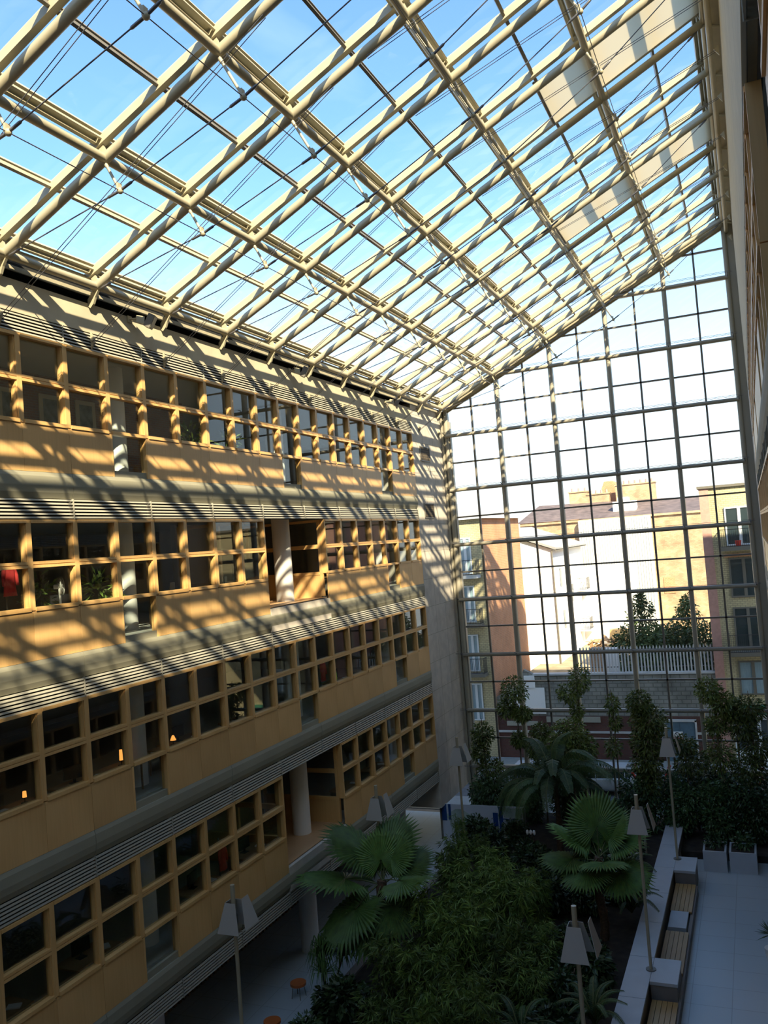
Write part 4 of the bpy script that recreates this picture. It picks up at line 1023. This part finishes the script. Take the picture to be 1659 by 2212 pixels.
sh = [(8.1, -12.0), (7.2, -10.2), (8.6, -9.8), (8.9, -10.6), (6.0, -9.4), (4.8, -8.0), (7.3, -7.4), (8.5, -6.6), (8.2, -16.0), (8.9, -17.4), (8.6, -18.4), (9.2, -22.6), (8.4, -24.6), (8.8, -25.8), (2.2, -5.8), (3.6, -5.4), (6.6, -12.2), (2.4, -21.4), (2.2, -23.6), (3.0, -7.6), (8.8, -16.6), (8.8, -21.0)]
for i, (x, y) in enumerate(sh):
    r = empty('dark_shrub', (x, y, 0.4), i * 1.3); row = int(-y // 3)
    tag(r, 'dark broad-leaved shrub, %d metres from the glass wall, %d from the left block' % (round(-y), round(x)), 'shrub', 'dark garden shrubs')
    put('stems', SM, r); s_ = 0.8 + 0.3 * ((i * 7) % 5) / 5; put('foliage', SH[i % 2], r, scale=(s_,) * 3)
hg = [(11.0, -2.6), (12.3, -3.2), (13.5, -2.9), (14.1, -3.1), (11.7, -1.7), (12.9, -1.6), (14.2, -1.6), (10.4, -1.9), (9.2, -2.6), (7.9, -1.7), (6.9, -2.2), (5.5, -1.6), (2.4, -1.7), (3.4, -2.0), (1.9, -3.2), (8.5, -3.8), (7.2, -3.6)]
for i, (x, y) in enumerate(hg):
    r = empty('hedge_shrub', (x, y, 0.3), i * 2.1); tag(r, 'dense green hedge shrub against the glass wall, %s from the left, %s row' % (ORD[sorted(q[0] for q in hg).index(x)], 'back' if y > -2 else 'front'), 'shrub', 'hedge shrubs at the glass wall')
    put('stems', HM, r); s_ = 0.62 if 6.5 < x < 9 else 0.95 + 0.1 * (i % 3); put('foliage', HG[i % 2], r, scale=(max(0.85, s_), max(0.85, s_), s_ * (1.1 if x > 9 else 1.0)))
# slender trees by the glass
def slender(x, y, h, clumps, label, seed, n=420):
    random.seed(seed); r = empty('slender_tree', (x, y, 0.4)); tag(r, label, 'tree', 'slender trees by the glass wall')
    b = MB(); b.tube([(0, 0, 0), (0.05, 0.02, h * 0.5), (0, 0, h - 0.3)], [0.05, 0.04, 0.015], 7)
    for cx_, cz_, rr, rz in clumps: b.tube([(0, 0, max(0.2, cz_ - 0.4 - 0.4)), (cx_, 0, cz_ - 0.4)], [0.02, 0.008], 5)
    b.build('trunk', TRUNK, r)
    b = MB()
    for cx_, cz_, rr, rz in clumps: cloud(b, (cx_, 0, cz_ - 0.4), (rr, rr * 0.9, rz), int(n * 1.9 * (0.5 + rr)), 0.2, 0.07, 0.1)
    b.build('foliage', LEAF['tree'], r)
slender(3.3, -2.4, 7.8, [(0, 7.1, .7, .7), (-.45, 6.2, .5, .5), (.3, 5.9, .5, .4), (0, 4.6, .35, .4)], 'slender tree by the glass wall, second from the left, small loose crown', 61)
slender(6.4, -2.2, 8.2, [(0.2, 7.6, .5, .7), (-.4, 6.9, .6, .5), (-.1, 6.0, .3, .5)], 'tallest slender tree by the glass wall with a sparse bright crown', 62, 300)
slender(6.0, -2.9, 5.7, [(0, 5.0, .9, .8), (.5, 4.4, .8, .7), (-.5, 4.3, .7, .6), (0, 3.5, .7, .6)], 'round dark slender-trunked tree just above the feather palm', 63, 620)
slender(9.5, -2.6, 7.1, [(-.1, 6.4, .6, .7), (.25, 5.6, .9, .8), (.1, 4.7, .8, .8), (0, 3.7, .7, .8), (0, 2.8, .6, .7)], 'dense upright tree by the glass wall, left of the steel gate', 64, 600)
slender(8.0, -2.0, 6.9, [(0, 6.3, .35, .5), (.1, 5.4, .3, .4), (-.1, 4.2, .4, .5)], 'thin sparse sapling by the glass wall between two fuller trees', 65, 200)
slender(12.7, -2.3, 7.6, [(-.2, 7.0, .6, .6), (.4, 6.4, .7, .5), (.7, 6.0, .5, .4), (0, 5.4, .5, .5), (.1, 4.0, .7, .8)], 'slender tree by the glass wall before the yellow brick block', 66, 420)
slender(14.2, -2.5, 6.9, [(0, 6.2, .7, .6), (-.4, 5.4, .7, .6), (.2, 4.4, .8, .8), (-.2, 3.4, .8, .7)], 'rightmost slender tree by the glass wall', 67, 480)
slender(1.5, -2.6, 5.6, [(0, 4.9, .6, .6), (-.2, 4.0, .5, .6), (.3, 3.1, .7, .6), (0, 2.2, .6, .6)], 'leftmost slender tree, in the corner by the pale end pier', 68, 420)
slender(11.2, -2.2, 4.9, [(0, 4.4, .6, .5), (.3, 3.6, .8, .6)], 'short slender tree just right of the steel gate', 69, 420)
slender(4.4, -2.2, 5.4, [(0, 4.9, .5, .5), (-.2, 4.1, .6, .5), (0, 3.2, .6, .6)], 'short slender tree left of the feather palm crown', 70, 380)
# plants beyond the glass
def outdoor(x, y, z, h, w_, label, seed, dens=900):
    random.seed(seed); r = empty('yard_conifer', (x, y, z)); tag(r, label, 'tree', 'bushes and trees in the yard')
    b = MB(); b.tube([(0, 0, 0), (0, 0, h * 0.9)], [0.12, 0.03], 7); b.build('trunk', TRUNK, r)
    b = MB()
    for k in range(14):
        t = k / 13.0; q = w_ * (1 - t) ** 0.75 + 0.22
        for j in range(4):
            a = random.uniform(0, 6.28); cloud(b, (math.cos(a) * q * 0.5, math.sin(a) * q * 0.5, 0.5 + (h - 0.7) * t), (q * 0.7, q * 0.7, h * 0.09), dens // 56, 0.34, 0.12, 0.2)
    b.build('foliage', LEAF['out'], r)
outdoor(7.3, 18.5, 4.3, 5.7, 2.1, 'pointed evergreen in the yard, left one behind the palisade fence', 81, 2600)
outdoor(10.4, 18.5, 4.3, 5.3, 2.1, 'pointed evergreen in the yard, right one near the pink corner', 82, 2300)
for i, (x, y) in enumerate(((8.3, 17), (9.2, 17.4), (11.4, 17.2), (6.6, 17), (9.8, 15.5))):
    random.seed(90 + i); r = empty('yard_bush', (x, y, 4.3)); tag(r, 'low green bush in the yard behind the fence, %s' % ORD[i], 'bush', 'bushes and trees in the yard')
    b = MB(); cloud(b, (0, 0, 1.9), (1.4, 1.0, 1.9), 2200, 0.3, 0.14, 0.25); b.build('foliage', LEAF['out'], r)
# display board
blue_m = mat('board_blue', (0.01, 0.06, 0.22), 0.5); sky_m = mat('board_white', (0.58, 0.62, 0.68), 0.5)
pic_m = mat('board_tree_picture', (0.36, 0.45, 0.40), 0.6, noise=0.35, scale=2.2)
r = empty('display_board', (1.6, -4.0, 0)); tag(r, 'white and blue display board standing at the foot of the end pier', 'display board')
b = MB(); b.box(-2.1, 2.1, -0.03, 0.03, 0.05, 1.72); b.build('panel', sky_m, r)
for q in ((-2.1, -1.85, 0.9, 1.72), (-1.75, -1.62, 0.95, 1.72), (0.55, 0.8, 0.1, 1.4), (0.85, 1.05, 0.5, 1.7), (1.05, 2.05, 1.1, 1.14), (-0.1, 0.5, 0.1, 0.5)):
    b = MB(); b.box(q[0], q[1], -0.05, -0.031, q[2], q[3]); b.build('blue_stripe', blue_m, r)
b = MB(); b._add([(-1.2 + 0.62 * math.cos(a) * (1 + 0.15 * math.sin(5 * a)), -0.045, 1.0 + 0.5 * math.sin(a)) for a in [k * 2 * math.pi / 28 for k in range(28)]], [tuple(range(28))]); b.build('tree_picture', pic_m, r)
for q in ((0.55, 1.05), (1.2, 1.65)):
    b = MB(); b.box(1.2, 2.0, -0.045, -0.031, q[0], q[1]); b.build('tree_picture', pic_m, r)
b = MB(); b.box(-2.15, -2.1, -0.2, 0.2, 0, 1.75); b.box(2.1, 2.15, -0.2, 0.2, 0, 1.75); b.box(-0.03, 0.03, 0.03, 0.15, 0, 1.7); b.build('board_stand', STEEL_D, r)
# peace lilies
for i, (x, y) in enumerate(((4.9, -7.6), (8.2, -9.0))):
    r = empty('peace_lily', (x, y, 0.42)); tag(r, 'white-flowered lily in the dark planting, %s' % ('left one, below the display board' if i == 0 else 'right one, below the smaller fan palm'), 'plant', 'white lilies')
    b = MB(); random.seed(i); cloud(b, (0, 0, 0.5), (0.4, 0.4, 0.4), 90, 0.35, 0.12); b.build('foliage', LEAF['shrub'], r)
    b = MB()
    for k in range(3): b.tube([(0, 0, 0.3), (0.15 * k - 0.15, 0.1, 1.25)], 0.01, 5)
    b.build('stem', STEM, r)
    for k in range(3):
        b = MB(); b.ball((0.15 * k - 0.15, 0.1, 1.32), 0.075, 8, sz=1.7); b.build('flower', WHITEW, r)
# stools on the left walkway
or_m = mat('orange_seat', (0.50, 0.13, 0.03), 0.5)
for i, (x, y) in enumerate(((-0.25, -19.6), (0.1, -21.9))):
    r = empty('orange_stool', (x, y, 0)); tag(r, 'round orange stool on the left walkway, %s' % ('beside the strappy plant' if i == 0 else 'at the bottom edge of the view'), 'stool', 'orange stools')
    b = MB(); b.tube([(0, 0, 0.42), (0, 0, 0.5)], 0.27, 20); b.build('seat', or_m, r)
    for k in range(4):
        b = MB(); a = k * 1.571 + 0.7; b.tube([(0.18 * math.cos(a), 0.18 * math.sin(a), 0.42), (0.24 * math.cos(a), 0.24 * math.sin(a), 0)], 0.014, 6); b.build('leg', STEEL_D, r)
# potted plant at the right edge
r = empty('potted_spiky_plant', (14.45, -13.6, 0)); tag(r, 'spiky plant in a pale pot at the right edge of the walkway', 'potted plant')
b = MB(); b.tube([(0, 0, 0), (0, 0, 0.5)], [0.2, 0.27], 16); b.build('pot', WHITE, r)
b = MB(); random.seed(5)
for k in range(60):
    d = rdir(0.0, 1); p = Vector((0, 0, 0.95)); blade(b, p, d, (0, 0, 1), random.uniform(0.4, 0.75), 0.05, droop=0.25)
b.build('foliage', LEAF['shrub'], r)
b = MB(); b.tube([(0, 0, 0.45), (0, 0, 1.0)], 0.03, 6); b.build('stem', BARK, r)

# ================================================================= OFFICES
FLOORN = {'L4': 'top', 'L3': 'third', 'L2': 'second', 'L1': 'first'}
DESK = mat('desk_top', (0.34, 0.22, 0.11), 0.5); BLACK = mat('black_plastic', (0.015, 0.015, 0.017), 0.4); GREYP = mat('grey_plastic', (0.35, 0.35, 0.33), 0.5)
PAPER = mat('paper', (0.75, 0.74, 0.7), 0.8); GREENP = LEAF['hedge']
def desk_meshes():
    t = MB().box(-0.4, 0.4, -0.8, 0.8, 0.71, 0.75).mesh('desk_top', DESK)
    lg = MB().box(-0.35, 0.35, -0.03, 0.03, 0, 0.71).mesh('leg', STEEL_D)
    mn = MB().box(-0.02, 0.02, -0.27, 0.27, 0.12, 0.46).mesh('screen', BLACK)
    sd_ = MB(); sd_.box(-0.02, 0.02, -0.03, 0.03, 0.01, 0.14); sd_.box(-0.1, 0.1, -0.12, 0.12, 0, 0.012); return t, lg, mn, sd_.mesh('stand', BLACK)
DT, DL, MN, MS = desk_meshes()
PP = MB().box(-0.15, 0.15, -0.11, 0.11, 0, 0.03).mesh('paper_stack', PAPER)
dk = 0
for lv, z in SILLS.items():
    c_ = 0
    for k in (3, 5, 10, 12, 15, 17, 21, 23):
        y = -4.57 - 1.5 * (k + 0.5); zf = z - 0.95
        random.seed(k * 7 + int(z)); 
        r = empty('office_desk', (-1.25 - random.uniform(0, 0.2), y, zf)); tag(r, 'office desk on the %s floor of the left block, %s along from the glass end' % (FLOORN[lv], ORD[c_]), 'desk', 'office desks')
        put('desk_top', DT, r)
        for s_ in (-1, 1): put('leg', DL, r, (0, s_ * 0.72, 0))
        m_ = empty('monitor', (r.location.x - 0.05, y - 0.2, zf + 0.75), random.uniform(-0.6, 0.6)); tag(m_, 'black monitor on the %s floor desk, %s along from the glass end' % (FLOORN[lv], ORD[c_]), 'monitor', 'monitors on the office desks')
        put('screen', MN, m_); put('stand', MS, m_)
        p = put('paper_stack', PP, None, (r.location.x + 0.15, y + 0.45, zf + 0.75), (0, 0, random.uniform(0, 3))); tag(p, 'stack of white paper on the %s floor desk, %s along from the glass end' % (FLOORN[lv], ORD[c_]), 'papers', 'paper stacks on the desks')
        c_ += 1
# brick partition with framed pictures on the top floor
b = MB(); b.box(-3.6, -3.4, -34, -19.5, 17.4, 20.5); b.build('wall_partition_brick', OBRICK, kind='structure')
fr_m = mat('pale_picture_frame', (0.55, 0.50, 0.36), 0.6); pc_m = mat('picture_print', (0.16, 0.19, 0.17), 0.7, noise=0.5, scale=5)
for i, (y, t_) in enumerate(((-27.44, 'leftmost'), (-25.96, 'middle'), (-24.5, 'rightmost, beside the column'))):
    r = empty('framed_picture', (-3.38, y, 19.4)); tag(r, 'framed picture on the top floor brick wall, %s of three' % t_, 'picture', 'framed pictures on the top floor')
    b = MB(); b.box(-0.01, 0.03, -0.42, 0.42, -0.55, 0.55); b.build('frame', fr_m, r)
    b = MB(); b.box(0.03, 0.036, -0.27, 0.27, -0.42, 0.42); b.build('print', pc_m, r)
# potted plants behind the windows
def pot_plant(x, y, z, label, s_=1.0, seed=0):
    r = empty('potted_plant', (x, y, z)); tag(r, label, 'potted plant', 'office pot plants')
    b = MB(); b.tube([(0, 0, 0), (0, 0, 0.34)], [0.15, 0.2], 14); b.build('pot', GREYP, r)
    b = MB(); b.tube([(0, 0, 0.3), (0, 0, 1.1)], 0.02, 5); b.build('stem', STEM, r)
    random.seed(seed); b = MB(); cloud(b, (0, 0, 1.15), (0.42, 0.42, 0.6), 130, 0.36, 0.08, 0.1); b.build('foliage', LEAF['bamboo'], r)
pot_plant(-0.95, -22.6, 17.4, 'bushy pot plant behind the top floor glass, left one of the pair', 1, 1)
pot_plant(-0.95, -20.4, 17.4, 'bushy pot plant behind the top floor glass, right one of the pair', 1, 2)
pot_plant(-1.7, -28.4, 13.02, 'tall pot plant behind the desk fan on the third floor', 1, 3)
pot_plant(-1.0, -27.1, 13.02, 'feathery pot plant beside the column on the third floor', 1, 4)
# desk fan
r = empty('desk_fan', (-0.75, -28.75, 13.97)); tag(r, 'white desk fan on a cabinet behind the third floor glass', 'fan')
b = MB(); b.tube([(0, 0, 0), (0, 0, 0.03), (0, 0, 0.05)], [0.17, 0.16, 0.05], 18); b.build('base', WHITE, r)
b = MB(); b.tube([(0, 0, 0.04), (0, 0, 0.42)], 0.028, 10); b.build('pole', WHITE, r)
hd = empty('fan_head', (0, 0, 0.48)); hd.parent = r; hd.rotation_euler = (0, 0, 0.5)
b = MB(); b.tube([(-0.13, 0, 0), (0.0, 0, 0)], 0.055, 12); b.build('motor', WHITE, hd)
b = MB()
for q in (0.06, 0.12, 0.17, 0.205):
    b.tube([(0.07 - 0.0 * q, q * math.cos(a), q * math.sin(a)) for a in [k * 2 * math.pi / 24 for k in range(25)]], 0.003, 4)
for k in range(16):
    a = k * math.pi / 8; b.tube([(0.02, 0.205 * math.cos(a), 0.205 * math.sin(a)), (0.08, 0.03 * math.cos(a), 0.03 * math.sin(a))], 0.002, 4)
b.build('guard', WHITE, hd)
b = MB()
for k in range(3):
    a = k * 2.094; c_, s_ = math.cos(a), math.sin(a)
    b._add([(0.03, 0.03 * c_, 0.03 * s_), (0.045, 0.18 * c_ - 0.06 * s_, 0.18 * s_ + 0.06 * c_), (0.02, 0.19 * c_ + 0.03 * s_, 0.19 * s_ - 0.03 * c_), (0.01, 0.08 * c_ + 0.05 * s_, 0.08 * s_ - 0.05 * c_)], [(0, 1, 2, 3)])
b.build('blade', WHITE, hd)
b = MB(); b.box(-1.05, -0.58, -29.4, -28.2, 13.02, 13.96); o = b.build('filing_cabinet', GREYP); tag(o, 'low grey cabinet carrying the desk fan on the third floor', 'cabinet')
# coats
def coat(x, y, z, col, label, name, strip=None):
    r = empty(name, (x, y, z)); r.scale = (0.72, 0.72, 0.85); tag(r, label, 'coat')
    m_ = mat(name + '_cloth_%d' % int(abs(y)), col, 0.85, noise=0.15, scale=8)
    b = MB(); vs = []; st = [(0.0, 0.05, 0.05), (-0.07, 0.2, 0.09), (-0.2, 0.23, 0.10), (-0.55, 0.2, 0.09), (-0.9, 0.25, 0.12)]; n = 16
    for z_, hw, hd_ in st:
        for k in range(n):
            a = 2 * math.pi * k / n; f = 1 + 0.12 * math.sin(5 * a + z_ * 4); vs.append((hd_ * math.cos(a) * f, hw * math.sin(a) * f, z_))
    fs = [(i * n + k, i * n + (k + 1) % n, (i + 1) * n + (k + 1) % n, (i + 1) * n + k) for i in range(len(st) - 1) for k in range(n)] + [tuple(range(n))]
    b._add(vs, fs, 0, True); b.build('cloth', m_, r)
    for s_ in (-1, 1):
        b = MB(); b.tube([(0, s_ * 0.18, -0.08), (0.03, s_ * 0.27, -0.35), (0.05, s_ * 0.28, -0.62)], [0.07, 0.06, 0.05], 10); b.build('sleeve', m_, r)
    if strip:
        b = MB(); b.tube([(0, 0, -0.42), (0, 0, -0.48)], [0.225, 0.225], 16); q = b.build('reflective_band', strip, r); q.scale = (0.5, 1, 1)
    b = MB(); b.tube([(0, 0, 0.0), (0, 0, 0.1)], 0.006, 5); b.tube([(0, 0, 0.1), (-0.06, 0, 0.14), (-0.1, 0, 0.1)], 0.006, 5); b.build('hook', STEEL_D, r)
    # stand
    s2 = empty('coat_stand', (x - 0.12, y, z - 1.65)); tag(s2, 'dark coat stand holding the ' + label.split(' hanging')[0][:40], 'coat stand')
    b = MB(); b.tube([(0, 0, 0), (0, 0, 1.85)], 0.02, 8); b.build('pole', STEEL_D, s2)
    b = MB(); b.tube([(0, 0, 0), (0, 0, 0.02)], 0.2, 14); b.build('base', STEEL_D, s2)
    b = MB(); b.tube([(0, 0, 1.75), (0.12, 0, 1.76)], 0.008, 5); b.build('hook', STEEL_D, s2)
coat(-0.95, -30.1, 15.1, (0.50, 0.03, 0.03), 'long red coat hanging behind the third floor glass', 'red_coat')
coat(-0.72, -14.45, 10.2, (0.55, 0.95, 0.06), 'yellow-green safety jacket hanging behind the second floor glass', 'safety_jacket', PAPER)
coat(-0.95, -14.85, 10.5, (0.55, 0.03, 0.02), 'small red jacket hanging beside the safety jacket', 'red_jacket')
coat(-1.0, -22.35, 5.95, (0.55, 0.08, 0.04), 'orange-red coat hanging behind the first floor glass', 'orange_coat')
# glowing desk lamps
glow = mat('lamp_glow', (0.9, 0.4, 0.1), 0.5, emit=((1.0, 0.36, 0.07), 1.0))
for i, (x, y, z, t_) in enumerate(((-1.3, -26.3, 9.43, 'tall lit one left of the column'), (-1.3, -24.0, 9.43, 'rounded lit one right of the column'), (-1.3, -29.7, 9.43, 'lit one at the left edge'))):
    r = empty('desk_lamp', (x, y, z)); tag(r, 'small orange desk lamp on the second floor, %s' % t_, 'lamp', 'orange desk lamps')
    b = MB(); b.tube([(0, 0, 0), (0, 0, 0.02)], 0.09, 12); b.build('base', BLACK, r)
    b = MB(); b.tube([(0, 0, 0.02), (0, 0, 0.15)], 0.012, 6); b.build('pole', BLACK, r)
    b = MB(); b.tube([(0, 0, 0.14), (0, 0, 0.42 if i == 0 else 0.28)], [0.05, 0.04] if i != 1 else [0.09, 0.03], 14); b.build('shade', glow, r)
    b = MB(); b.box(x - 0.4, x + 0.4, y - 0.7, y + 0.5, 9.38, 9.42); b.box(x - 0.38, x - 0.34, y - 0.68, y - 0.64, 8.68, 9.38); b.box(x - 0.38, x - 0.34, y + 0.4, y + 0.44, 8.68, 9.38); b.box(x + 0.3, x + 0.34, y - 0.68, y - 0.64, 8.68, 9.38); b.box(x + 0.3, x + 0.34, y + 0.4, y + 0.44, 8.68, 9.38)
    o = b.build('lamp_table', DESK); tag(o, 'side table under the orange desk lamp on the second floor, %s' % t_.split(' ')[0] + (' lamp' if i else ' lamp table'), 'table', 'lamp tables')
# screens closing the sides of the two open galleries
for z, lab in ((SILLS['L3'], 'third'), (SILLS['L1'], 'first')):
    for y, d in ((-15.07, -1), (-19.57, 1)):
        r = empty('glazed_screen', (-2.2, y, z)); tag(r, 'timber glazed side screen of the open gallery on the %s floor, %s side' % (lab, 'far' if y > -16 else 'near'), 'screen', 'side screens of the open galleries')
        b = MB(); b.box(-1.7, -1.58, -0.06, 0.06, -0.9, 2.1); b.box(1.58, 1.7, -0.06, 0.06, -0.9, 2.1); b.box(-1.58, 1.58, -0.06, 0.06, 2.0, 2.1); b.box(-1.58, 1.58, -0.06, 0.06, 0.97, 1.13); b.box(-1.58, 1.58, -0.06, 0.06, -0.06, 0.06); b.box(-0.06, 0.06, -0.06, 0.06, 0.06, 2.0); b.build('frame', TFRAME, r)
        b = MB(); b.box(-1.58, 1.58, -0.04, 0.04, -0.94, -0.06); b.build('base_panel', TIMBER, r)
        b = MB(); b.box(-1.58, 1.58, -0.01, 0.01, 0.06, 2.0); b.build('pane', PANE, r)
    b = MB(); b.box(-4.0, -0.4, -19.5, -15.1, z - 0.95, z - 0.93); b.build('floor_timber_' + lab, timber('gallery_floor_' + lab, (0.55, 0.33, 0.16), (0.45, 0.26, 0.12), 0.4, False), kind='structure')
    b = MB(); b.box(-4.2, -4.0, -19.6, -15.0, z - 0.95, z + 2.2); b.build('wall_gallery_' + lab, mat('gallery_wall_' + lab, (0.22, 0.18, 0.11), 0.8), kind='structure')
r = empty('wall_screen', (-3.4, -16.2, 14.0)); tag(r, 'wide black television in the open gallery of the third floor', 'television')
b = MB(); b.box(-0.03, 0.03, -0.75, 0.75, 0, 0.75); b.build('screen', BLACK, r)
b = MB(); b.box(-0.05, 0.05, -0.1, 0.1, -0.98, 0); b.box(-0.25, 0.25, -0.4, 0.4, -1.04, -0.98); b.build('stand', STEEL_D, r)
